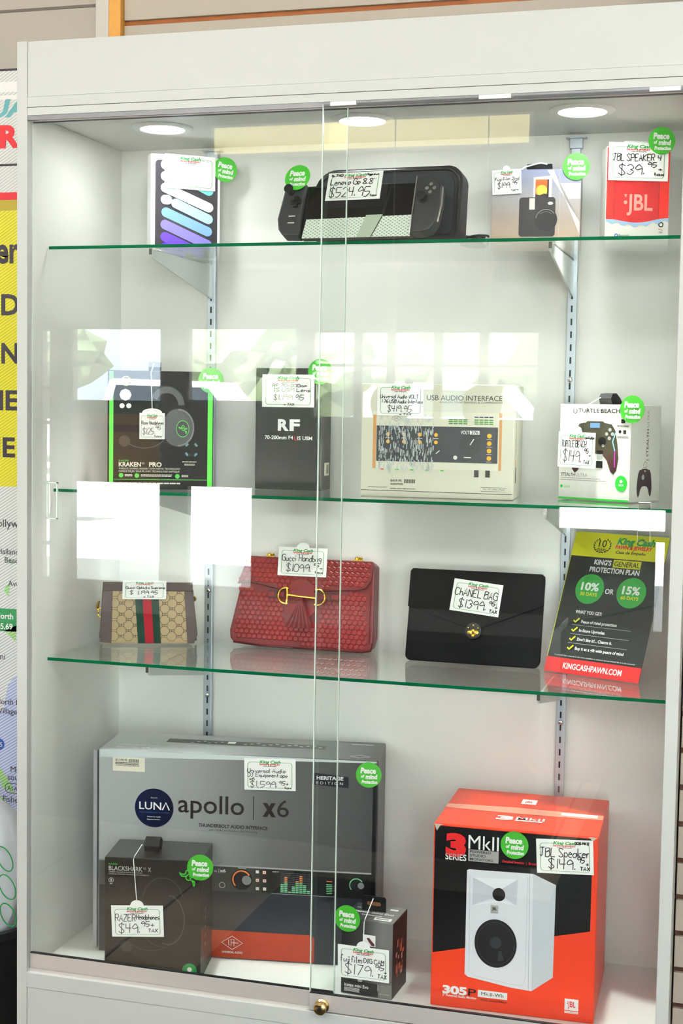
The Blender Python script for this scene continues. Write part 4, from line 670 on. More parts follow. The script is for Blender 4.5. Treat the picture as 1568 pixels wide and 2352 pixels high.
b = MB(); b.prism([(.022, h), (.070, h), (.070, h+.026), (.067, h+.029), (.025, h+.029), (.022, h+.026)], .054, .0555); tb = b.build('hang_tab', 'black', o)
b = MB(); b.prism(rr_pts(.032, h+.011, .060, h+.018, .0034), .0535, .0540); b.build('tab_slot', M('slot_brown', C(120, 76, 50), .7), tb)
pr(o, 'top_print', 'white', lambda p: (p.text('instax mini Evo', .012, .040, .09, .009, .02), p.text('FUJI', .010, .062, .024, .005), p.rect(.074, .068, .090, .076), small(p, (.03, .030, .07, .0016), 2)), TOP(h)); pr(o, 'barcode_label', 'card', lambda p: p.rect(.060, .008, .094, .022), TOP(h), 2); pr(o, 'barcode', 'ink', lambda p: [p.rect(.064+k*.0018, .012, .065+k*.0018, .018) for k in range(14)], TOP(h), 3)

# ---- black and green headset box
o, f, w, d, h = host('kraken', 'headset_box', 'black headset carton edged in bright green with a pictured headset', 'box')
boxpart('carton', M('kraken_black', C(16, 16, 16), .5, spec=.3), o, 0, 0, 0, w, d, h, bevel=.0012)
M('neon_green', C(70, 232, 40), .4)
pr(o, 'green_edge', 'neon_green', lambda p: (p.rect(.0032, .002, .0112, h-.002), p.rect(w-.0112, .002, w-.0015, h-.002), p.rect(.013, .0188, .1965, .0195)))
pr(o, 'headband', M('headset_dark', C(44, 44, 46), .35), lambda p: (p.ring(.117, .168, .022, .034, 26, .0, 2.7, 1.1), p.disc(.1399, .1235, .0318, 40, .038)), layer=1)
pr(o, 'earcup_rim', M('headset_mid', C(96, 94, 92), .35), lambda p: (p.ring(.1399, .1235, .0285, .0312, 36, -1.6, 1.6, 1.2), p.ring(.072, .112, .042, .0435, 24, 3.9, 5.8, .7)), layer=2)
pr(o, 'earcup_plate', 'black', lambda p: p.disc(f['ear'][0], f['ear'][1], .0133, 32, .0175), layer=3)
pr(o, 'earcup_ring', 'snake_green', lambda p: (p.ring(f['ear'][0], f['ear'][1], .0120, .0130, 30, k=1.3), snake(p, f['ear'][0]-.008, f['ear'][1]-.010, .017)), layer=4)
pr(o, 'microphone_foam', 'foam_grey', lambda p: p.disc(.0331, .0957, .0112), layer=2)
pr(o, 'name_text', M('print_cream', C(226, 224, 206), .4), lambda p: (p.text('KRAKEN', .0222, .045, .066, .0086, .03), p.text('V3', .067, .0495, .0725, .004), p.text('PRO', .0822, .045, .107, .0086, .03), p.text('WIRELESS GAMING HEADSET WITH HAPTIC TECHNOLOGY', .0222, .0392, .1439, .0034), p.text('CASQUE DE JEU SANS-FIL AVEC TECHNOLOGIE HAPTIQUE', .0222, .0338, .1423, .0034), small(p, (.0222, .0105, .144, .0026), 1), small(p, (.148, .0545, .176, .0016), 1), small(p, (.152, .0505, .173, .0010), 2, 1.0), small(p, (.0345, .0280, .049, .0014), 2, .8), small(p, (.066, .0280, .128, .0014), 2, .8), small(p, (.147, .0275, .160, .0014), 2, .8)), layer=2)
pr(o, 'white_badge', 'white', lambda p: (p.disc(f['b2'][0], f['b2'][1], .0118, 8), p.disc(f['i1'][0], f['i1'][1], .0050), p.disc(f['i2'][0], f['i2'][1], .0050)), layer=2)
pr(o, 'round_badge', 'black', lambda p: p.disc(f['b1'][0], f['b1'][1], .0092), layer=3); pr(o, 'badge_ring', M('rainbow', C(214, 190, 110), .3), lambda p: p.ring(f['b1'][0], f['b1'][1], .0082, .0097), layer=4); pr(o, 'badge_text', 'white', lambda p: small(p, (.029, .216, .0425, .0022), 2, .8), layer=5)
pr(o, 'brand_text', 'snake_green', lambda p: (p.text('RAZER', .0222, .0555, .0423, .0030, .01), [p.disc(f[q][0], f[q][1], .0046) for q in ('dot1', 'dot2', 'dot3')]), layer=2)
pr(o, 'haptic_mark', M('haptic', C(96, 140, 150), .4), lambda p: [p.ring(f['d1'][0], f['d1'][1], .0105, .0145, 6, a, a+.55, 1.1) for a in (.5, 2.1, 3.6, 5.2)], layer=2)
b = MB(); b.strap([(.020, h+.0006), (.016, h+.008), (.020, h+.017), (.030, h+.019), (.038, h+.012), (.040, h+.0006)], .080, .105, .0014); b.build('cloth_loop', 'black_soft', o)

# ---- black lens box
o, f, w, d, h = host('rf', 'lens_box', 'tall glossy black lens carton with large white initials', 'box')
boxpart('carton', M('lens_black', C(20, 19, 22), .2, bump=.12, bscale=45), o, 0, 0, 0, w, d, h, bevel=.0014)
pr(o, 'initials', 'white', lambda p: (p.text('R', .0484, .1212, .0720, .0212, .045), p.text('F', .0735, .1212, .0955, .0212, .045), p.text('70-200mm F4', .0205, .1028, .0815, .0072, .02), p.text('IS USM', .0905, .1020, .1222, .0072, .018)))
pr(o, 'red_letter', 'pred', lambda p: p.text('L', .0838, .1015, .0880, .0078, .04))
pr(o, 'tuck_flap', 'lens_black', lambda p: p.poly([(.058, h-.001), (.066, h-.011), (.080, h-.011), (.090, h-.001)])); pr(o, 'flap_edge', M('edge_grey', C(120, 118, 116), .4), lambda p: p.line([(.058, h-.001), (.066, h-.011), (.080, h-.011), (.090, h-.001)], .0008), layer=2)
pr(o, 'side_label', 'label_cream', lambda p: p.rect(.020, .030, .052, .056), RIGHT(w)); pr(o, 'side_print', 'ink', lambda p: [p.rect(.034+k*.003, .034, .0354+k*.003, .052) for k in range(5)], RIGHT(w), 2)

# ---- pale audio interface box with the pictured device
o, f, w, d, h = host('volt', 'audio_interface_box', 'pale cream carton picturing a wood sided audio device with yellow buttons', 'box')
boxpart('carton', M('cream', C(216, 216, 196), .4), o, 0, 0, 0, w, d, h, bevel=.0015)
pr(o, 'device_body', M('device_cream', C(226, 224, 204), .4), lambda p: p.rect(.023, .0546, .2685, .1632))
pr(o, 'wood_side', M('wood_print', C(206, 150, 90), .5), lambda p: (p.rect(.023, .0546, .0292, .1560), p.rect(.2635, .0546, .2687, .163)), layer=2)
pr(o, 'device_face', M('face_dark', C(62, 66, 70), .3), lambda p: p.rect(.0301, .0681, .2613, .1358), layer=2)
pr(o, 'yellow_button', M('btn_yellow', C(240, 178, 40), .4), lambda p: ([p.disc(.2455, .1196-.01403*k, .0044, 18) for k in range(4)], [p.disc(.0524+.0307*k, .1198, .0036, 18) for k in range(4)], [p.disc(.0524+.0307*k, .1057, .0036, 18) for k in range(4)]), layer=3)
pr(o, 'big_knob', M('knob_print', C(50, 54, 56), .3), lambda p: p.disc(.2085, .1005, .0205, 36), layer=3)
pr(o, 'white_marks', 'white', lambda p: (p.line([(.2095, .102), (.2165, .1135)], .0018), p.text('VOLT', .1913, .1225, .2075, .0062, .02), p.rect(.2085, .1218, .2268, .129), p.rect(.198, .0775, .2115, .0792), p.disc(.1819, .0778, .0038), p.line([(.145, .0845), (.152, .0905)], .0014), [p.rect(.2405, .1125-.01403*k, .2505, .1133-.01403*k) for k in range(4)], [p.rect(.047+.0307*k, .1125, .057+.0307*k, .1133) for k in range(4)]), layer=4)
pr(o, 'model_number', 'ink', lambda p: p.text('276', .2115, .1228, .2245, .0052, .02), layer=5)
pr(o, 'level_meter', M('meter_dkgreen', C(70, 150, 60), .4), lambda p: [p.rect(a+k*.0092, .1407+r*.0037, a+.0078+k*.0092, .1428+r*.0037) for a in (.1681, .2167) for k in range(4) for r in range(3)], layer=3); pr(o, 'level_top', M('meter_blue', C(60, 70, 110), .4), lambda p: [p.rect(.2167+k*.0092, .1535, .2245+k*.0092, .1556) for k in range(4)], layer=3)
pr(o, 'led_mark', M('led_green', C(60, 190, 70), .4), lambda p: [p.rect(.0383+.0289*k, .0513, .0447+.0289*k, .0536) for k in (1, 2, 3, 4)], layer=2); pr(o, 'led_red', M('led_red', C(226, 80, 80), .4), lambda p: p.rect(.0383, .0516, .045, .054), layer=2)
pr(o, 'usb_port', M('port', C(60, 52, 48), .4), lambda p: (p.rect(.218, .0417, .2266, .0547), p.rect(.2392, .0418, .2479, .0547)), layer=2)
pr(o, 'title_text', M('title_grey', C(56, 54, 50), .5), lambda p: (p.text('USB AUDIO INTERFACE', .1255, .1853, .268, .0095), p.text('ANALOG TONE SHAPING & COMPRESSION', .150, .1803, .2683, .0030), p.text('$419.95', .0585, .0295, .080, .0042, .01), [p.rect(.0855+k*.0016, .027, .0862+k*.0016+(.0006 if k % 3 == 0 else 0), .0345) for k in range(13)], small(p, (.0585, .0255, .083, .0010), 2, 1), p.text('UNIVERSAL AUDIO COMP VOLT276 VOLT', .0578, .0152, .1069, .0022, .02), p.text('Mac | PC | iPad | iPhone', .236, .0178, .2765, .0030), p.line([(.2312, .0156), (.28, .0150), (.28, .0225), (.2312, .0231)], .0006, True), p.text('AN ANALOG CLASSIC', .015, .0175, .052, .0024), p.line([(.058, .150), (.068, .1555), (.078, .150), (.068, .1445)], .0009, True), p.text('UA', .0645, .148, .0715, .004)), layer=2)
pr(o, 'seam_line', 'title_grey', lambda p: p.poly([(.001, .0120), (.2905, .0100), (.2905, .0110), (.001, .0130)]), layer=2)
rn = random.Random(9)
pr(o, 'tape_glint_mark', M('tape_glint', C(206, 214, 214), .15), lambda p: [p.rect(u, v, u+rn.uniform(.0006, .0016), v+rn.uniform(.004, .012)) for u, v in [(rn.uniform(.034, .140), rn.uniform(.045, .15)) for _ in range(420)]], layer=6)  # pale streaks, glints of the crinkled tape painted as colour
pr(o, 'side_text', 'title_grey', lambda p: (p.text('USB AUDIO INTERFACE', .05, .08, .05+.1, .012, vert=True), p.rect(.04, .03, .055, .06)), RIGHT(w)); pr(o, 'side_mark', 'btn_yellow', lambda p: p.rect(.04, .062, .055, .075), RIGHT(w))

# ---- white controller box
o, f, w, d, h = host('turtle', 'controller_box', 'white game controller carton with a black cloth loop and green foot stripe', 'box')
boxpart('carton', M('pearl', C(228, 228, 220), .35), o, 0, 0, 0, w, d, h, bevel=.0012)
M('pad_dark', C(58, 54, 50), .35)
def pad(p, u, v, s, full=True):
    """controller outline, centre top at (u, v), s = width"""
    q = [(-.16, 0), (.16, 0), (.20, -.03), (.34, -.05), (.42, -.16), (.47, -.40), (.50, -.66), (.46, -.88), (.40, -.95), (.34, -.90), (.26, -.70), (.16, -.60), (0, -.58)]
    q = q+[(-a, b) for a, b in reversed(q[:-1])][:-1]
    p.poly([(u+a*s, v+b*s) for a, b in reversed(q)])
ramp_mat('pad_grad', 2, [(0.30, C(50, 26, 40)), (.45, C(86, 50, 46)), (.62, C(84, 78, 56)), (.95, C(70, 70, 56))], .35, 1/.16)
pr(o, 'pictured_controller', 'pad_grad', lambda p: pad(p, .0775, .1495, .104))
pr(o, 'controller_button', M('pad_btn', C(176, 180, 176), .3), lambda p: ([p.disc(a, b_, .0035, 14) for a, b_ in ((.110, .134), (.103, .126), (.1155, .126), (.109, .118))], p.disc(.096, .104, .003, 12), p.rect(.083, .080, .096, .088)), layer=2)
pr(o, 'controller_stick', 'black', lambda p: (p.disc(.094, .112, .0085), p.rect(.082, .062, .096, .075), p.rect(.083, .0885, .096, .095)), layer=2)
pr(o, 'controller_screen', M('pad_screen', C(110, 150, 190), .2), lambda p: (p.rect(.067, .137, .088, .146),), layer=2)
pr(o, 'controller_light', M('pad_cyan', C(150, 220, 226), .3), lambda p: p.line([(.122, .128), (.1165, .112), (.1215, .095)], .0024), layer=3); pr(o, 'controller_glow', M('pad_pink', C(214, 70, 200), .3), lambda p: p.line([(.1215, .095), (.1215, .064)], .0020), layer=3)
pr(o, 'maker_text', 'ink', lambda p: (p.text('TURTLE', .0405, .1655, .0855, .0075, .005), p.text('BEACH', .089, .1655, .130, .0075, .02), p.line([(.030, .172), (.0295, .166), (.034, .1635), (.0375, .167), (.037, .172)], .0012), p.text('STEALTH', .0053, .0443, .0365, .0062, .01), p.rect(.133, .1465, .1415, .154), small(p, (.125, .1415, .150, .0010), 2, 1), p.disc(.131, .131, .003, 14), p.rect(.138, .127, .144, .134), small(p, (.126, .121, .149, .0010), 2, 1)))
pr(o, 'model_text', M('grey_txt', C(150, 148, 140), .5), lambda p: (p.text('ULTRA', .038, .0443, .0635, .0062), small(p, (.0054, .0402, .0919, .0012), 1), small(p, (.0046, .0366, .1036, .0012), 1)))
pr(o, 'green_stripe', M('xgreen', C(40, 200, 60), .4), lambda p: (p.rect(.0005, .0005, w-.0005, .0042), p.disc(.1365, .0345, .0128, 32, .0150), p.disc(.0070, .0245, .0030, 16), p.text('XBOX', .0125, .0220, .0260, .0042))); pr(o, 'seal_print', 'white', lambda p: (p.disc(.1365, .0385, .0032, 14), p.text('XBOX', .131, .030, .142, .0036, .03)), layer=2)
pr(o, 'side_text', 'ink', lambda p: (p.text('| STEALTH', .066, .078, .066+.058, .0075, .005, vert=True), p.line([(.050, .064), (.060, .064), (.060, .073), (.055, .076), (.050, .070)], .0010, True)), RIGHT(w)); pr(o, 'side_model', 'grey_txt', lambda p: p.text('ULTRA', .066, .140, .066+.031, .0075, vert=True), RIGHT(w))
pr(o, 'side_controller', 'pad_grad', lambda p: pad(p, .054, .062, .056), RIGHT(w)); pr(o, 'side_buttons', 'pad_btn', lambda p: (p.disc(.048, .046, .005), p.rect(.052, .056, .058, .059)), RIGHT(w), 2)
b = MB(); b.strap([(.035, h+.0006), (.030, h+.012), (.036, h+.020), (.050, h+.021), (.064, h+.012), (.075, h+.0006)], .066, .092, .0014); b.build('cloth_loop', 'black_soft', o)

# ---- white tablet box
o, f, w, d, h = host('ipad', 'tablet_box', 'slim white tablet carton with coloured ribbons on its pictured screen', 'box')
boxpart('carton', 'white', o, 0, 0, 0, w, d, h, bevel=.002)
b = P(FRONT); b.rrect(.009, .001, w-.006, h-.012, .008); b.build('pictured_screen', M('screen_grey', C(62, 60, 68), .25), o)
cols = [(236, 250, 250), (236, 250, 250), (120, 224, 214), (226, 246, 252), (206, 236, 252), (176, 218, 250), (130, 176, 242), (140, 130, 240), (110, 70, 232), (90, 50, 220)]
capd = [((.030, .183), (.050, .183)), ((.030, .160), (.060, .158)), ((.072, .158), (.118, .136)), ((.030, .1365), (.118, .102)), ((.030, .1125), (.0305, .1125)), ((.052, .106), (.117, .078)), ((.032, .087), (.116, .053)), ((.030, .062), (.116, .026)), ((.030, .037), (.10, .008)), ((.030, .016), (.06, .006))]
capd = [((a[0], a[1]*1.0+.002), (c[0]+.004, c[1]+.002)) for a, c in capd]
for k, ((a, c), cc) in enumerate(zip(capd, cols)): pr(o, 'ribbon', M('ribbon%d' % k, C(*cc), .3), lambda p: p.capsule(a, c, .0098), layer=2+(k % 6))

# ---- handheld game console with its case
o, f, w, d, h = host('case', 'carry_case', 'open black carry case propped up behind the handheld console', 'case')
b = MB(); b.prism(rr_pts(0, .007, w, h, (.015, .03, .045, .015), 8), 0, d*.75); b.build('shell', M('case_black', C(26, 27, 31), .6, bump=.15, bscale=500), o, bevel=.004)
b = MB(); b.tube([(a, -.001, z) for a, z in rr_pts(.007, .011, w-.007, h-.007, (.012, .026, .04, .012), 8)], .0028, 6, True); b.build('zip_rim', 'black', o)
b = MB(); b.prism(rr_pts(.013, .016, w-.016, h-.014, (.01, .022, .034, .01), 8), -.0016, 0); b.build('lining', M('lining', C(44, 47, 54), .7), o)
b = MB(); b.lathe((w-.052, -.0017, .062), (0, -1, 0), [(.017, 0), (.015, .0008), (.0, .0008)], 28); b.build('lining_recess', 'black', o)
o, f, w, d, h = host('console', 'handheld_console', 'black handheld game console with side controllers leaning on its case', 'console')
b = MB(); b.box(.046, .004, .0105, w-.050, .022, h-.002); b.build('body', M('console_black', C(26, 26, 29), .35), o, bevel=.002)
pr(o, 'screen', M('screen_black', C(10, 9, 12), .08), lambda p: p.rect(.050, .008, w-.053, h-.006), lambda u, v, e: (u, .004-e, v))
def net_mat():
    m = bpy.data.materials.new('netting'); m.use_nodes = True; nt = m.node_tree; bs = nt.nodes['Principled BSDF']
    tc = nt.nodes.new('ShaderNodeTexCoord'); mx = None
    outs = []
    for a in (35, -35):
        mp = nt.nodes.new('ShaderNodeMapping'); mp.inputs['Rotation'].default_value = (0, math.radians(a), 0); w_ = nt.nodes.new('ShaderNodeTexWave'); w_.bands_direction = 'Z'; w_.inputs['Scale'].default_value = 62
        nt.links.new(tc.outputs['Object'], mp.inputs[0]); nt.links.new(mp.outputs[0], w_.inputs[0]); outs.append(w_)
    mm = nt.nodes.new('ShaderNodeMath'); mm.operation = 'MAXIMUM'; nt.links.new(outs[0].outputs['Fac'], mm.inputs[0]); nt.links.new(outs[1].outputs['Fac'], mm.inputs[1])
    r = nt.nodes.new('ShaderNodeValToRGB'); r.color_ramp.elements[0].color = C(150, 166, 146); r.color_ramp.elements[1].color = C(226, 234, 222); r.color_ramp.elements[0].position = .35; r.color_ramp.elements[1].position = .8
    nt.links.new(mm.outputs[0], r.inputs[0]); nt.links.new(r.outputs[0], bs.inputs['Base Color']); bs.inputs['Roughness'].default_value = .6; MATS['netting'] = m
net_mat()
SCR = lambda u, v, e: (u, .004-e, v)
pr(o, 'pale_netting', 'netting', lambda p: p.poly([(.0495, .008), (.262, .006), (.260, .048), (.053, .046)]), SCR, 3)
pr(o, 'netting_fold', M('fold_green', C(176, 190, 168), .6), lambda p: (p.poly([(.158, .007), (.187, .007), (.205, .0505), (.172, .0505)]),), SCR, 5); pr(o, 'netting_cord', 'black', lambda p: (p.line([(.187, .007), (.205, .0505)], .0016),), SCR, 6)
for sx in (0, 1):
    out = [(.046, .010), (.046, h-.001), (.030, h), (.012, h-.006), (.004, h-.016), (-.002, .045), (.003, .024), (.014, .011)] if not sx else [(w-.050, .010), (w-.030, .010), (w-.014, .014), (w-.004, .030), (w, .065), (w-.002, h-.018), (w-.010, h-.005), (w-.024, h+.001), (w-.050, h+.004)]
    b = MB(); b.prism(list(reversed(out)) if not sx else out, -.006, .020); cl_ = b.build('controller', M('ctl_black', C(48, 50, 52), .4), o, bevel=.003)
    cx, cz = (.0165, .101) if not sx else (w-.034, .0755)
    b = MB(); b.lathe((cx, -.006, cz), (0, -1, 0), [(.0095, 0), (.0092, .0015), (.005, .003), (.005, .008), (.0088, .010), (.0086, .0125), (.006, .013), (.0, .012)], 28); b.build('thumb_stick', 'black', cl_, True)
    if not sx:
        b = MB(); b.box(.0215, -.010, .0735, .042, -.006, .0815); b.box(.0275, -.010, .0665, .036, -.006, .0885); b.build('direction_pad', 'black', cl_, bevel=.0008)
        for zz in (.0491, .0357): b = MB(); b.box(.021, -.0075, zz-.0012, .034, -.006, zz+.0012); b.build('menu_button', 'plate_silver', cl_)
    else:
        for a, c in ((.007, 0), (-.007, 0), (0, .008), (0, -.008)): b = MB(); b.lathe((w-.021+a, -.006, .094+c), (0, -1, 0), [(.0038, 0), (.0036, .002), (0, .0024)], 16); b.build('face_button', 'chrome', cl_, True)
        b = MB(); b.tube([(w-.003, -.001, .030), (w+.0008, -.001, .065), (w-.0015, -.001, h-.018)], .0022, 8); b.build('silver_edge', 'chrome', cl_); b = MB(); b.box(w-.0515, -.0065, .008, w-.0495, -.004, h+.003); b.build('joint_line', 'chrome', cl_)
# coiled cable beside the case
cc = empty('charging_cable', (.815, .22, ZB+Z1+.0005)); tag(cc, 'coiled black charging cable lying beside the carry case', 'cable')
b = MB(); pts = []
for k in range(90): a = 2*math.pi*k/22; pts.append((.022*math.cos(a)+.004*math.sin(a*.31), .024*math.sin(a), .003+.018*(.5+.5*math.sin(a*.5+k*.02))))
b.tube(pts, .0022, 8); b.build('cord', 'black', cc, True); b = MB(); b.tube([(-.020, -.03, .007), (.022, -.03, .007)], .007, 12); b.build('plug', 'black', cc, True); b = MB(); b.tube([(-.004, -.0372, .0085), (.006, -.0372, .0085)], .004, 10); b.build('plug_band', 'chrome', cc, True)

# ---- instant camera box
o, f, w, d, h = host('instax', 'instant_camera_box', 'brown and blue grey camera carton picturing a black camera with a sunset print', 'box')
ramp_mat('instax_grad', 2, [(0, C(196, 168, 142)), (.42, C(158, 146, 134)), (.72, C(150, 150, 156)), (1, C(138, 146, 178))], .4, 1/.155)
boxpart('carton', 'instax_grad', o, 0, 0, 0, w, d, h, bevel=.0012)
pr(o, 'diagonal_light', M('diag_light', C(196, 192, 190), .4), lambda p: (p.poly([(.105, h-.002), (.118, h-.002), (w-.001, .030), (w-.001, .055)]), p.poly([(.125, .128), (w-.001, .128), (w-.001, .098), (.146, .098)])))
b = P(FRONT, 2); b.rrect(.0535, .028, .122, .102, .006); b.build('pictured_camera', M('cam_dark', C(44, 38, 42), .3), o)
pr(o, 'camera_lens', 'black', lambda p: p.disc(.1045, .060, .0215, 36), layer=3); pr(o, 'lens_ring', M('lens_ring', C(150, 146, 146), .3), lambda p: (p.ring(.1045, .060, .0185, .0196, 30, .6, 3.0), p.ring(.1045, .060, .0145, .015, 30, .8, 2.4)), layer=4)
pr(o, 'flash_window', M('flash', C(196, 198, 184), .3), lambda p: (p.rect(.0727, .0790, .0831, .1005), p.disc(.1125, .0905, .0050, 20, .003)), layer=3)
pr(o, 'photo_border', 'white', lambda p: p.poly([(.0800, .102), (.1140, .102), (.1140, .1425), (.0800, .1395)]), layer=3); pr(o, 'sunset_photo', M('sunset', C(206, 92, 30), .4), lambda p: p.rect(.0835, .102, .1090, .1355), layer=4)
pr(o, 'sun_disc', M('sun_disc', C(240, 200, 60), .4), lambda p: p.disc(.0955, .1145, .0105, 28), layer=5); pr(o, 'dark_figures', 'cam_dark', lambda p: (p.poly([(.0835, .102), (.109, .102), (.109, .107), (.100, .109), (.092, .106), (.0835, .108)]), p.poly([(.1055, .102), (.109, .102), (.109, .1355), (.106, .1355)])), layer=6)
b = MB(); b.strap([(.030, h+.0006), (.032, h+.012), (.042, h+.016), (.052, h+.010), (.054, h+.0006)], .064, .112, .0014); b.build('cloth_loop', 'black_soft', o); b = MB(); b.tube([(.052, -.003, h-.004), (.062, .02, h+.008), (.090, .03, h+.017), (.103, .03, h+.014)], .0016, 8); b.build('white_tie', 'white', o)

# ---- red portable speaker package
o, f, w, d, h = host('go', 'portable_speaker_box', 'small white carton with a red portable speaker seen in water', 'box')
boxpart('carton', M('go_white', C(214, 216, 206), .35), o, 0, 0, 0, w, d, h, bevel=.0015)
wave = [(.001+(w-.002)*k/20, .0585-.0075*math.sin(math.pi*k/20)**2+.004*(k/20)) for k in range(21)]
pr(o, 'red_picture', M('go_red', C(224, 36, 28), .3), lambda p: p.poly(wave+[(w-.001, h-.002), (.001, h-.002)]))
pr(o, 'speaker_picture', M('go_dark', C(196, 20, 24), .3, bump=.5, bscale=900), lambda p: p.poly([(.016, .059), (.050, .054), (.100, .060), (.100, .130), (.016, .130)]), layer=2)
pr(o, 'water_edge', M('water', C(150, 184, 214), .2), lambda p: [p.poly([wave[k], wave[k+1], (wave[k+1][0], wave[k+1][1]-.006*(1+.5*math.sin(k*1.7))), (wave[k][0], wave[k][1]-.006*(1+.5*math.sin((k-1)*1.7)))][::-1]) for k in range(20)], layer=2)
pr(o, 'maker_logo', M('go_pink', C(250, 150, 140), .3), lambda p: (p.text('JBL', .040, .0762, .0893, .0290, .02), p.disc(.0375, .0905, .0034), p.poly([(.0345, .1055), (.0375, .099), (.0405, .1055)])), layer=3)
pr(o, 'seam_shadow', M('go_seam', C(150, 14, 18), .4), lambda p: (p.rect(.0152, .060, .0168, .128), p.rect(.100, .062, .1012, .128)), layer=3)
pr(o, 'print_icons', 'ink', lambda p: (p.ring(.1063, .0501, .0030, .0050, 16), p.text('10h', .1025, .034, .1095, .0035), p.text('Bluetooth', .026, .0268, .0465, .0042))); pr(o, 'icon_blue', M('bt_blue', C(40, 90, 200), .4), lambda p: p.ring(.0215, .0285, .0018, .0034, 16)); pr(o, 'icon_red', 'pred', lambda p: p.line([(.1015, .0425), (.1095, .0398)], .0009))
b = MB(); b.prism(rr_pts(.035, h-.004, .085, h+.014, .004), .018, .0192); b.build('hang_tab', 'clear_plastic', o)

def loft(b, F, B, y0, y1):
    n = len(b.v); k = len(F); b.v += [(a, y0, c) for a, c in F]+[(a, y1, c) for a, c in B]
    b.f.append(tuple(range(n, n+k))); b.f.append(tuple(range(n+2*k-1, n+k-1, -1)))
    for i in range(k): j = (i+1) % k; b.f.append((n+i, n+k+i, n+k+j, n+j))
def inside(pt, poly):
    x, y = pt; c = False
    for i in range(len(poly)):
        (x1, y1), (x2, y2) = poly[i], poly[i-1]
        if (y1 > y) != (y2 > y) and x < (x2-x1)*(y-y1)/(y2-y1)+x1: c = not c
    return c
# ---- brown monogram pouch
o, f, w, d, h = host('gg', 'monogram_pouch', 'small beige monogram pouch with brown leather trim and green red green stripe', 'bag')
Fp = [(.004, .0), (.190, .0), (.198, .014), (.197, .03), (.186, .13), (.0, .13), (-.004, .03), (-.002, .01)]
zb = .040*math.tan(math.radians(18))
Bp = [(.010, zb), (.184, zb), (.190, zb+.012), (.189, .05), (.182, .126), (.004, .126), (.002, .05), (.004, zb+.01)]
b = MB(); loft(b, Fp, Bp, .0, .040); b.build('body', M('canvas', C(190, 168, 130), .8, bump=.3, bscale=1500), o, bevel=.003)
p = P(FRONT, 1)
for i in range(-1, 9):
    for j in range(-1, 8):
        for k in (0, 1):
            u = .030*i+.015*k+.010; v = .0235*j+.01175*k+.004
            if inside((u, v), [(.020, .0125), (.180, .0125), (.172, .113), (.018, .113)]):
                p.ring(u, v, .0098, .0106, 8, math.pi/8, math.pi/8+2*math.pi)
                for s_ in (-1, 1): p.ring(u+.015+s_*.0023, v, .0019, .0027, 10, .5 if s_ > 0 else 2.6, 5.8 if s_ > 0 else 8.9)
p.build('monogram', M('mono_brown', C(78, 60, 48), .7), o)
M('brown_leather', C(74, 54, 50), .4, bump=.3, bscale=600)
for nm, pts in (('top_band', [(-.001, .112), (.188, .112), (.187, .131), (-.001, .131)]), ('side_band', [(-.004, .004), (.020, .002), (.020, .112), (.0, .112)]), ('side_band', [(.178, .002), (.192, .002), (.199, .02), (.188, .112), (.170, .112)])):
    b = MB(); b.prism(pts, -.0025, .002); b.build(nm, 'brown_leather', o, bevel=.001)
for x0, x1, t_ in ((-.0052, -.0012, .0035), (.1925, .1972, -.0085)):
    b = MB(); b.prism([(x0, .013), (x1, .013), (x1+t_, .116), (x0+t_, .116)], .001, .036); b.build('gusset', 'brown_leather', o, bevel=.001)
for nm, mt, k0, k1 in (('green_stripe', M('web_green', C(14, 62, 46), .8), 0, 1), ('red_stripe', M('web_red', C(172, 16, 38), .8), 1, 2), ('green_stripe', 'web_green', 2, 3)):
    tp = (.0655, .0815, .0995, .1155); bt_ = (.0755, .0905, .1085, .1230)
    b = MB(); b.prism([(bt_[k0], .0015), (bt_[k1], .0015), (tp[k1], .113), (tp[k0], .113)], -.0018, .001); b.build(nm, mt, o)
b = MB(); b.lathe((-.008, .012, .083), (-1, 0, .2), [(.009, 0), (.011, .002), (.009, .005), (.004, .007), (0, .007)], 14); b.tube([(-.004+.006*math.cos(a), .010, .068+.010*math.sin(a)) for a in [2*math.pi*k/14 for k in range(14)]], .0016, 6, True); b.build('gold_clasp', 'gold', o, True)
b = MB(); b.lathe((.190, .010, .098), (1, 0, 0), [(.005, 0), (.006, .002), (.004, .005), (0, .006)], 14); b.build('gold_stud', 'gold', o, True)

# ---- red embossed handbag
o, f, w, d, h = host('red', 'leather_handbag', 'red embossed leather handbag with gold bit clasp and tassel', 'bag')
zb = .045*math.tan(math.radians(8))
Fp = [(.010, .006), (.07, .001), (.29, .0), (.309, .004), (.312, .02), (.308, .18), (.302, .188), (.036, .188), (.030, .183), (.0, .03), (.002, .014)]
Bp = [(.02, zb+.006), (.07, zb+.001), (.29, zb), (.306, zb+.004), (.311, .03), (.307, .178), (.300, .184), (.040, .184), (.034, .178), (.012, .04), (.013, .02)]
M('red_leather', C(132, 14, 18), .28); M('red_groove_shaded', C(112, 10, 14), .38); M('red_dark', C(70, 8, 14), .35)  # body and flap use a darker copy: groove shade put into the colour
b = MB(); loft(b, Fp, Bp, 0, .045); b.build('body', 'red_groove_shaded', o, bevel=.003)
flap = [(.0135, .130), (.044, .1331), (.109, .1219), (.150, .118), (.2104, .1226), (.275, .127), (.2914, .1321), (.3028, .1479), (.3065, .186), (.0325, .1885)]
b = MB(); b.prism(flap, -.0035, .0); b.build('flap', 'red_groove_shaded', o, bevel=.001)
b = MB(); b.tube([(a, -.003, c) for a, c in flap[:8]], .0014, 6); b.build('flap_piping', 'red_dark', o, True)
b = MB(); b.tube([(a, -.0005, c) for a, c in Fp[:5]], .0016, 6); b.tube([(.305, -.0005, .02), (.303, -.0005, .12)], .0008, 6); b.build('edge_piping', 'red_dark', o, True)
b = MB(); R_ = .0064; px = .0114
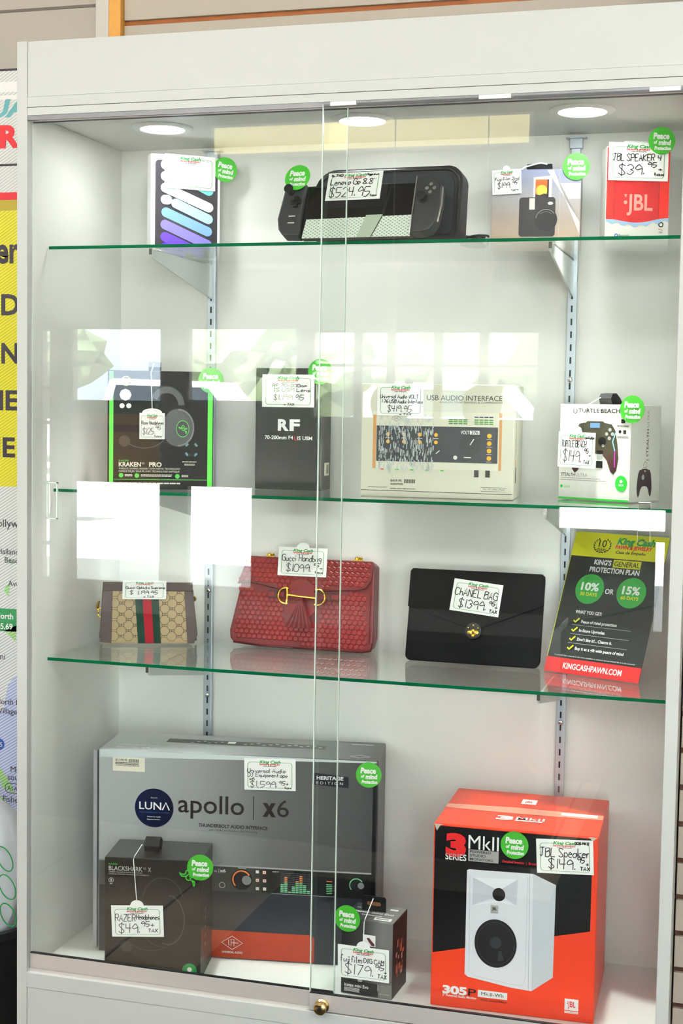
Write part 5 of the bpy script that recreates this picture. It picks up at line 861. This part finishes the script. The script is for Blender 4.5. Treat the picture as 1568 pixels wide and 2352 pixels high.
for j in range(21):
    for i in range(31):
        u = i*px+(px/2 if j % 2 else 0)+.004; v = j*.0099+.010
        onf = inside((u, v), [(.020, .137), (.046, .139), (.109, .128), (.21, .128), (.288, .138), (.297, .15), (.299, .181), (.040, .182)])
        onb = inside((u, v), [(.012, .012), (.298, .008), (.292, .122), (.21, .115), (.109, .114), (.02, .122)])
        if (onf or onb) and not ((.115 < u < .195) and (.05 < v < .128)):
            y0 = -.0036 if onf else -.0002; n = len(b.v)
            b.v += [(u+R_*math.cos(math.pi/6+a*math.pi/3), y0, v+R_*.92*math.sin(math.pi/6+a*math.pi/3)) for a in range(6)]+[(u+R_*.78*math.cos(math.pi/6+a*math.pi/3), y0-.0008, v+R_*.70*math.sin(math.pi/6+a*math.pi/3)) for a in range(6)]
            b.f.append(tuple(n+6+a for a in range(6))); b.f += [(n+a, n+(a+1) % 6, n+6+(a+1) % 6, n+6+a) for a in range(6)]
b.build('embossed_hexagons', 'red_leather', o)['kind'] = 'stuff'
def arcpts(cx, cz, r, a0, a1, n, y): return [(cx+r*math.cos(math.radians(a0+(a1-a0)*k/n)), y, cz+r*math.sin(math.radians(a0+(a1-a0)*k/n))) for k in range(n+1)]
b = MB(); b.prism([(a, c) for a, _, c in arcpts(.155, .118, .027, 0, 180, 16, 0)]+[(.128, .115), (.182, .115)], -.0062, -.0035); b.build('clasp_tab', 'red_leather', o, bevel=.0008)
b = MB(); b.prism([(a, c) for a, _, c in arcpts(.157, .094, .032, 180, 360, 18, 0)], -.0045, -.0002); b.build('lower_tab', 'red_leather', o, bevel=.0008)
for x0, x1 in ((.082, .118), (.197, .237)):
    b = MB(); b.box(x0, -.0062, .1035, x1, -.003, .1175); st_ = b.build('side_strap', 'red_leather', o, bevel=.0008)
    b = MB(); b.line; pl = P(lambda u, v, e: (u, -.0068, v)); pl.line([(x0+.001, .1045), (x1-.001, .1045), (x1-.001, .1165), (x0+.001, .1165)], .0020, True); pl.build('strap_edge', M('edge_black', C(20, 8, 12), .5), st_)
    xm = (x0+x1)/2-.003; b = MB(); b.box(xm, -.0075, .102, xm+.006, -.003, .119); b.build('strap_loop', 'red_dark', st_, bevel=.0008)
b = MB(); b.prism([(.128, .105), (.185, .103), (.185, .118), (.172, .122), (.142, .123), (.128, .120)], -.0072, -.0045); b.build('centre_strap', 'red_leather', o, bevel=.0008)
b = MB()
for cx, a0, a1 in ((.1175, 70, 290), (.1975, -110, 110)):
    b.tube([(cx+(.0105 if a0 > 0 else -.0105)*.55+(q[0]-cx), q[1], q[2]) for q in arcpts(cx, .1085, .0165, a0, a1, 22, -.0105)], .0019, 8)
b.tube([(.1245, -.0105, .126), (.1265, -.0108, .115), (.1265, -.0108, .102), (.1245, -.0105, .091)], .0024, 8); b.tube([(.1905, -.0105, .125), (.1890, -.0108, .115), (.1890, -.0108, .102), (.1905, -.0105, .091)], .0024, 8)
b.tube([(.127, -.0108, .1105), (.155, -.0112, .1080)], .0021, 8, radii=[.0024, .0015]); b.tube([(.155, -.0112, .1080), (.1885, -.0108, .1062)], .0021, 8, radii=[.0015, .0024]); b.build('gold_bit', 'gold', o, True)
rn = random.Random(2); b = MB()
for k in range(24):
    t = k/23; xe = .1265+.060*t; q = [(.157+(t-.5)*.004, .1060), (.157+(t-.5)*.020, .085), (xe-.003, .0425+.004*abs(t-.5))]
    for i in range(2):
        (x0, z0), (x1, z1) = q[i], q[i+1]; yy = -.0098-.0028*((k*7) % 4)
        w0, w1 = (.0011, .0015) if i == 0 else (.0015, .0022)
        b.prism([(x1-w1, z1), (x1+w1, z1), (x0+w0, z0), (x0-w0, z0)], yy, yy+.0014)
b.build('tassel', M('tassel_red', C(112, 12, 17), .4), o)
for x in (.0757, .2679):
    b = MB(); b.box(x-.010, .012, .1875, x+.010, .022, .1905); b.lathe((x-.003, .017, .1905), (0, 0, 1), [(.004, 0), (.0045, .003), (.003, .006), (0, .0065)], 12); b.lathe((x+.005, .017, .1905), (0, 0, 1), [(.003, 0), (.004, .003), (.0025, .006), (0, .006)], 12); b.build('gold_fitting', 'gold', o, True)

# ---- black envelope bag
o, f, w, d, h = host('black', 'envelope_clutch', 'flat black leather envelope clutch with a small gold clasp', 'bag')
zb = .024*math.tan(math.radians(14))
F_ = rr_pts(0, 0, w+.003, h, (.012, .006, .006, .012), 5); B_ = [(a*.985+.002, zb+(c/h)*(h-zb-.003)) for a, c in F_]
M('black_leather', C(7, 7, 9), .55, spec=.14, bump=.5, bscale=700)
b = MB(); loft(b, F_, B_, 0, .024); b.build('body', 'black_leather', o, bevel=.002)
fl = [(-.0012, .1085), (.126, .0710), (.1363, .0680), (.147, .0705), (w+.0042, .1236), (w+.0038, h-.004), (w-.002, h+.001), (.004, h+.001), (-.001, h-.004)]
b = MB(); b.prism(fl, -.0034, .0005); b.build('flap', 'black_leather', o, bevel=.0012)
b = MB(); b.lathe((.1365, -.0034, .066), (0, -1, 0), [(.0165, 0), (.0160, .002), (.012, .0028), (0, .0028)], 28); cl_ = b.build('clasp_plate', 'black', o, True)
b = MB()
for a, c, r in ((-.0065, -.003, .0055), (.0065, -.003, .0055), (0, -.009, .0042), (0, .001, .004), (-.010, .006, .0022), (.010, .006, .0022), (0, .011, .0026)):
    b.lathe((.1365+a, -.006, .066+c), (0, -1, 0), [(r, 0), (r*.9, .0016), (r*.5, .0028), (0, .003)], 14)
b.build('gold_lotus', 'gold', cl_, True)

# ---- printed plan sign in a clear holder
o, f, w, d, h = host('sign', 'counter_sign', 'tilted black yellow and red protection plan sign in a clear holder', 'sign')
boxpart('print_sheet', M('sign_black', C(28, 32, 36), .35), o, 0, .0005, .001, w, .0015, h)
boxpart('acrylic_front', 'window_glass', o, -.001, -.0036, 0, w+.002, -.0026, h+.003); 
la = math.radians(23.6)
b = MB(); b.prism_x([(.0018, .0025), (.0034, .0025), (.0034+.10*math.cos(la), .10*math.sin(la)+.0025), (.0018+.10*math.cos(la), .10*math.sin(la)+.0045)], 0.0, w); b.build('acrylic_foot', 'window_glass', o)
pr(o, 'yellow_header', M('sign_yellow', C(222, 218, 20), .4), lambda p: (p.rect(0, .2385, w, h), p.poly([(.0948, .2205), (.1535, .2205), (.1535, .2365), (.0948, .2365)]), p.rect(0, .03, .0012, .24)))
pr(o, 'red_footer', M('sign_red', C(226, 30, 34), .4), lambda p: p.rect(0, .001, w, .0305))
pr(o, 'green_circle', M('sign_grn', C(44, 160, 60), .4), lambda p: (p.disc(.0573, .173, .0305, 48), p.disc(.1462, .173, .0305, 48)))
def leafs(p, cu, cv, s):
    for k in range(8):
        a = math.radians(100+s*(18+k*20)) if s > 0 else math.radians(80-(18+k*20)); u, v = cu+.0185*math.cos(a), cv+.0155*math.sin(a)
        p.capsule((u, v), (u+.0032*math.cos(a+s*2.2), v+.0032*math.sin(a+s*2.2)), .0011, 5)
pr(o, 'black_lettering', 'ink', lambda p: (p.text('10', .0555, .2600, .0722, .0148, .005), p.text('YEARS', .0521, .2520, .0740, .0054, .02), p.text('Casa de Empeño', .0952, .2495, .1584, .0056, .02, .15), p.text('GENERAL', .0975, .2235, .151, .0098, .01), leafs(p, .0635, .2635, 1), leafs(p, .0635, .2635, -1)), layer=2)
pr(o, 'green_lettering', 'pgreen', lambda p: p.text('King Cash', .0932, .2685, .1740, .0128, .05, .25), layer=2); pr(o, 'red_lettering', 'sign_red', lambda p: p.text('PAWN & JEWELRY', .0921, .2590, .1700, .0072, .05, .1), layer=2)
pr(o, 'white_lettering', 'white', lambda p: (p.text("KING'S", .0544, .2238, .0913, .0098, .035), p.text('PROTECTION PLAN', .0481, .2085, .1540, .0098, .03), p.text('10%', .0385, .1700, .0769, .0150, .035), p.text('15%', .1270, .1700, .1636, .0150, .035), p.text('OR', .0913, .1665, .1097, .0098, .025), p.text('WHAT YOU GET:', .0386, .1220, .0959, .0062, .035), p.text('Peace of mind protection', .0557, .1035, .1316, .0058, .02), p.text('In-Store Upgrades', .0557, .0858, .1103, .0058, .02), p.text("Don't like it?... Change it.", .0557, .0678, .1301, .0058, .02), p.text('Buy it as a gift with peace of mind', .0557, .0495, .1586, .0058, .02), [p.rect(.0379, .0982-.0182*k, .163, .0986-.0182*k) for k in range(3)], p.text('KINGCASHPAWN.COM', .0389, .0105, .1629, .0110, .022), p.text('A covered item must be in the same condition in which it was purchased for it to be returned', .0151, .0345, .1854, .0026)), layer=2)
pr(o, 'yellow_lettering', 'sign_yellow', lambda p: (p.text('30 DAYS', .0396, .1590, .0761, .0066, .035), p.text('60 DAYS', .1265, .1590, .1637, .0066, .035), [p.line([(.0393, .1075-.0183*k), (.0432, .1040-.0183*k), (.0508, .1125-.0183*k)], .0032) for k in range(4)]), layer=2)

# ---------------------------------------------------------------- price tags
def unit(fn, name, mat):
    b = P(FRONT, 1); fn(b); me = bpy.data.meshes.new(name); me.from_pydata(b.v, [], b.f); me.materials.append(MATS[mat] if isinstance(mat, str) else mat); return me
U_border = unit(lambda p: (lambda q: p.line(q, .012))([(.33, .885)]+[(.12+.05*math.cos(math.radians(a)), .80+.085*math.sin(math.radians(a))) for a in range(90, 181, 15)]+[(.12+.05*math.cos(math.radians(a)), .16+.085*math.sin(math.radians(a))) for a in range(180, 271, 15)]+[(.88+.05*math.cos(math.radians(a)), .16+.085*math.sin(math.radians(a))) for a in range(270, 361, 15)]+[(.88+.05*math.cos(math.radians(a)), .80+.085*math.sin(math.radians(a))) for a in range(0, 91, 15)]+[(.69, .885)]), 'border', M('border_green', C(120, 170, 120), .6))
U_g = unit(lambda p: p.text('King Cash', .30, .855, .71, .085, .04, .25), 'logo_green', M('logo_green', C(20, 160, 70), .5))
U_r = unit(lambda p: p.text('PAWN & JEWELRY', .30, .792, .70, .045, .05, .1), 'logo_red', M('logo_red', C(214, 30, 44), .5))
U_k = unit(lambda p: p.text('Casa de Empeño', .37, .752, .63, .026, .04), 'logo_black', 'ink')
def card_mesh(tab):
    pts = [(0, 0), (1, 0), (1, 1)]
    if tab: pts += [(.5+tab*math.cos(math.radians(a)), 1+.17*math.sin(math.radians(a))) for a in range(0, 181, 15)]
    pts += [(0, 1)]
    b = MB(); b.prism(pts, 0, 1); me = bpy.data.meshes.new('card'); me.from_pydata(b.v, [], b.f); me.materials.append(MATS['card']); return me
CARD = {0: card_mesh(0), 1: card_mesh(.13), 2: card_mesh(.40)}
def price_tag(key, label, lines, tilt=0., tab=0, off=.003, string=None, lw=.0011, box=None):
    u0, v0, u1, v1 = box or FE[key]['tag']; t = math.radians(tilt)
    du, dv = u1-u0, v1-v0; w = du*math.cos(t)+dv*math.sin(t); h = -du*math.sin(t)+dv*math.cos(t)
    e = empty('price_tag'); tag(e, label, 'price tag', 'handwritten price tags')
    e.matrix_world = HM[key] @ Matrix.Translation((u0, -off, v0)) @ Matrix.Rotation(-t, 4, 'Y')
    def part(nm, me, sy=1.):
        q = bpy.data.objects.new(nm, me); COL.objects.link(q); q.parent = e; q.scale = (w, sy, h)
    part('card', CARD[tab], .0008); part('border', U_border); part('logo_green', U_g); part('logo_red', U_r); part('logo_black', U_k)
    b = P(FRONT, 2)
    for t_, a, c, hh, a1 in lines: b.hand(t_, a*w, c*h, hh*h, a1*w, w=lw)
    b.build('handwriting', 'ink', e)
    if string:
        b = MB(); x0, z0 = w*.5, h*1.13
        pts = [(x0, .0002, z0)]+[(a-u0, y+off, c-v0) for a, y, c in string]
        b.tube(pts, .0009, 6); b.build('string', 'white', e)
    return e
price_tag('jbl305', 'white price tag reading 149.95 on the large orange speaker carton', [('JBL Speaker', .06, .50, .25, .92), ('$149.', .20, .14, .29, .70), ('95', .72, .34, .17, .84), ('+', .86, .26, .13, .92), ('TAX', .76, .12, .10, .93), ('305 MKII', .68, .87, .07, .93)], 3, lw=.0016)
price_tag('apollo', 'white price tag reading 1,599.95 on the silver grey carton', [('Universal Audio', .06, .56, .13, .80), ('DJ Equipment apo', .07, .42, .12, .84), ('x6', .10, .31, .10, .20), ('$1,599.', .11, .10, .19, .66), ('95+', .68, .17, .13, .86), ('tax', .78, .06, .08, .92)], 1)
price_tag('blackshark', 'white price tag reading 49.95 on a long string before the charcoal box', [('RAZER', .07, .50, .22, .46), ('Headphones', .48, .56, .16, .92), ('$49.', .13, .12, .30, .56), ('95+', .57, .33, .16, .82), ('TAX', .70, .15, .11, .88)], 2.5, 1, .004, [(.064, -.003, .2330), (.066, -.001, .2395), (.070, .046, .2480)], lw=.0013)
price_tag('evo', 'white price tag reading 179.95 hanging on the small grey camera box', [('fujifilm', .05, .50, .20, .47), ('DIG CAM', .51, .54, .13, .90), ('$179.', .14, .13, .32, .72), ('95', .74, .36, .16, .90), ('+', .90, .27, .10, .96), ('TAX', .78, .11, .12, .95)], 1, 1, .012, [(.0475, -.003, .143), (.0485, .0, .1490), (.0475, .0515, .1715)], lw=.0013)
price_tag('kraken', 'small white price tag reading 125.95 hanging on the green edged headset box', [('Razer Headphones', .08, .56, .13, .95), ('$125.', .12, .18, .24, .62), ('95', .64, .36, .15, .84), ('tax', .58, .08, .08, .88)], 0, 2, .008, [(.0845, -.003, .232), (.0865, 0, .2375), (.0905, .018, .2500)], lw=.0009)
price_tag('rf', 'white price tag reading 1,199.95 on the tall black lens box', [('RF 70-200mm', .20, .62, .09, .86), ('IS USM Lens', .22, .48, .10, .92), ('$1,199.95', .22, .22, .16, .80), ('+ TAX', .42, .05, .07, .62)], 0, off=.004)
price_tag('volt', 'white price tag reading 419.95 on the pale cream carton', [('Universal Audio VOLT', .06, .55, .12, .88), ('1 76 USB Audio Interface', .10, .40, .11, .98), ('$419.95', .22, .12, .20, .74), ('+ TAX', .48, .02, .06, .74)], 0)
price_tag('turtle', 'white price tag reading 149.95 hanging on the white controller box', [('TURTLE BEACH', .09, .58, .18, .76), ('$149.', .14, .16, .32, .66), ('95', .72, .42, .13, .83), ('+', .84, .33, .08, .90), ('TAX', .70, .12, .10, .86), ('controller', .72, .82, .08, .98)], -1, 1, .010, [(.050, -.003, .165), (.058, -.002, .1800), (.068, .029, .1955)], lw=.0013)
price_tag('ipad', 'overexposed white price tag stuck on the white tablet box', [('- -', .74, .83, .05, .86), ('.', .64, .58, .05, .65), ('.', .78, .60, .05, .79), ('. .', .56, .36, .05, .68), ('-', .60, .10, .05, .66)], 0, lw=.0007)
price_tag('console', 'white price tag reading 524.95 on the handheld console screen', [('1b.7110', .06, .86, .08, .27), ('4gp own', .72, .86, .08, .93), ('Lenovo Go 8.8"', .06, .55, .20, .88), ('$524.95', .06, .12, .34, .80), ('tax', .82, .10, .08, .94)], 0, off=.012, lw=.0016)
price_tag('instax', 'small white price tag reading 199.95 on the brown camera carton', [('fujifilm 2nd', .10, .56, .13, .92), ('$199.', .18, .24, .24, .66), ('95', .70, .38, .14, .86), ('tax', .64, .13, .08, .90)], 2.5, 1, lw=.0009)
price_tag('go', 'white price tag reading 39.95 on the small red speaker carton', [('JBL SPEAKER', .07, .52, .18, .76), ('4', .82, .53, .14, .88), ('$39.', .16, .16, .27, .62), ('95', .66, .36, .13, .80), ('+', .83, .27, .10, .90), ('tax', .76, .14, .09, .93)], 0, lw=.0015)
price_tag('gg', 'white price tag reading 1,199.95 on the monogram pouch', [('Gucci Ophidia Supreme', .08, .55, .14, .97), ('$', .17, .26, .19, .24), ('1,199.95', .34, .26, .19, .80), ('+ TAX', .48, .08, .10, .72)], 0, off=.008)
price_tag('red', 'white price tag reading 1099.95 on the red leather handbag', [('Gucci Handbag', .08, .52, .22, .88), ('$1099.', .17, .16, .26, .70), ('95', .74, .34, .12, .84), ('+', .86, .27, .08, .92), ('tax', .76, .12, .09, .93)], 0, 1, off=.008, lw=.0013)
price_tag('black', 'white price tag reading 1399.95 on the black envelope clutch', [('ChANEL BAG', .06, .50, .23, .92), ('$1399.', .16, .14, .27, .74), ('95', .78, .32, .13, .90), ('+', .90, .25, .08, .96), ('TAX', .80, .10, .09, .96)], -5.5, off=.005, lw=.0016)

# ---------------------------------------------------------------- round green stickers
b = MB(); b.lathe((0, .0003, 0), (0, -1, 0), [(.0255, 0), (.0255, .0005)], 48); DISC = bpy.data.meshes.new('paper_disc'); DISC.from_pydata(b.v, [], b.f); DISC.materials.append(M('sticker_green', C(66, 180, 44), .4))
def _st(p):
    p.text('Peace', -.0165, .0035, .0145, .0105, .05, .18); p.text('of', -.0160, -.0055, -.0085, .0055, .04, .18); p.text('mind', -.0070, -.0075, .0175, .0085, .05, .18); p.text('Protection', -.0150, -.0170, .0165, .0065, .045, .18)
b = P(FRONT, 2); _st(b)
ca, sa = math.cos(math.radians(4)), math.sin(math.radians(4)); b.v = [(x*ca-z*sa*-1*-1, y, z*ca+x*sa*-0) for x, y, z in b.v]
STX = bpy.data.meshes.new('slogan'); STX.from_pydata(b.v, [], b.f); STX.materials.append(MATS['white'])
def sticker(key, label, off=.0015, rot=0., uv=None):
    u, v = uv or FE[key]['stk'][:2]
    e = empty('round_sticker'); tag(e, label, 'sticker', 'round green peace of mind stickers'); e.matrix_world = HM[key] @ Matrix.Translation((u, -off, v)) @ Matrix.Rotation(math.radians(-rot), 4, 'Y')
    for nm, me in (('paper_disc', DISC), ('slogan', STX)): q = bpy.data.objects.new(nm, me); COL.objects.link(q); q.parent = e
for key, off, rot, what in (('jbl305', .0035, 0, 'front of the large orange speaker carton'), ('apollo', .002, 0, 'upper corner of the silver grey carton'), ('blackshark', .002, 0, 'corner of the charcoal headset box'), ('evo', .0035, 0, 'corner of the small grey camera box'), ('kraken', .002, 0, 'corner of the green edged headset box'), ('rf', .002, 0, 'corner of the tall black lens box'),
                            ('turtle', .002, 0, 'corner of the white controller box'), ('ipad', .0015, -6, 'edge of the white tablet box'), ('console', .012, 0, 'left controller of the handheld console'), ('instax', .002, 0, 'corner of the brown camera carton'), ('go', .005, 0, 'corner of the small red speaker carton')):
    sticker(key, 'round green sticker on the '+what, off, rot)
bpy.context.view_layer.update()
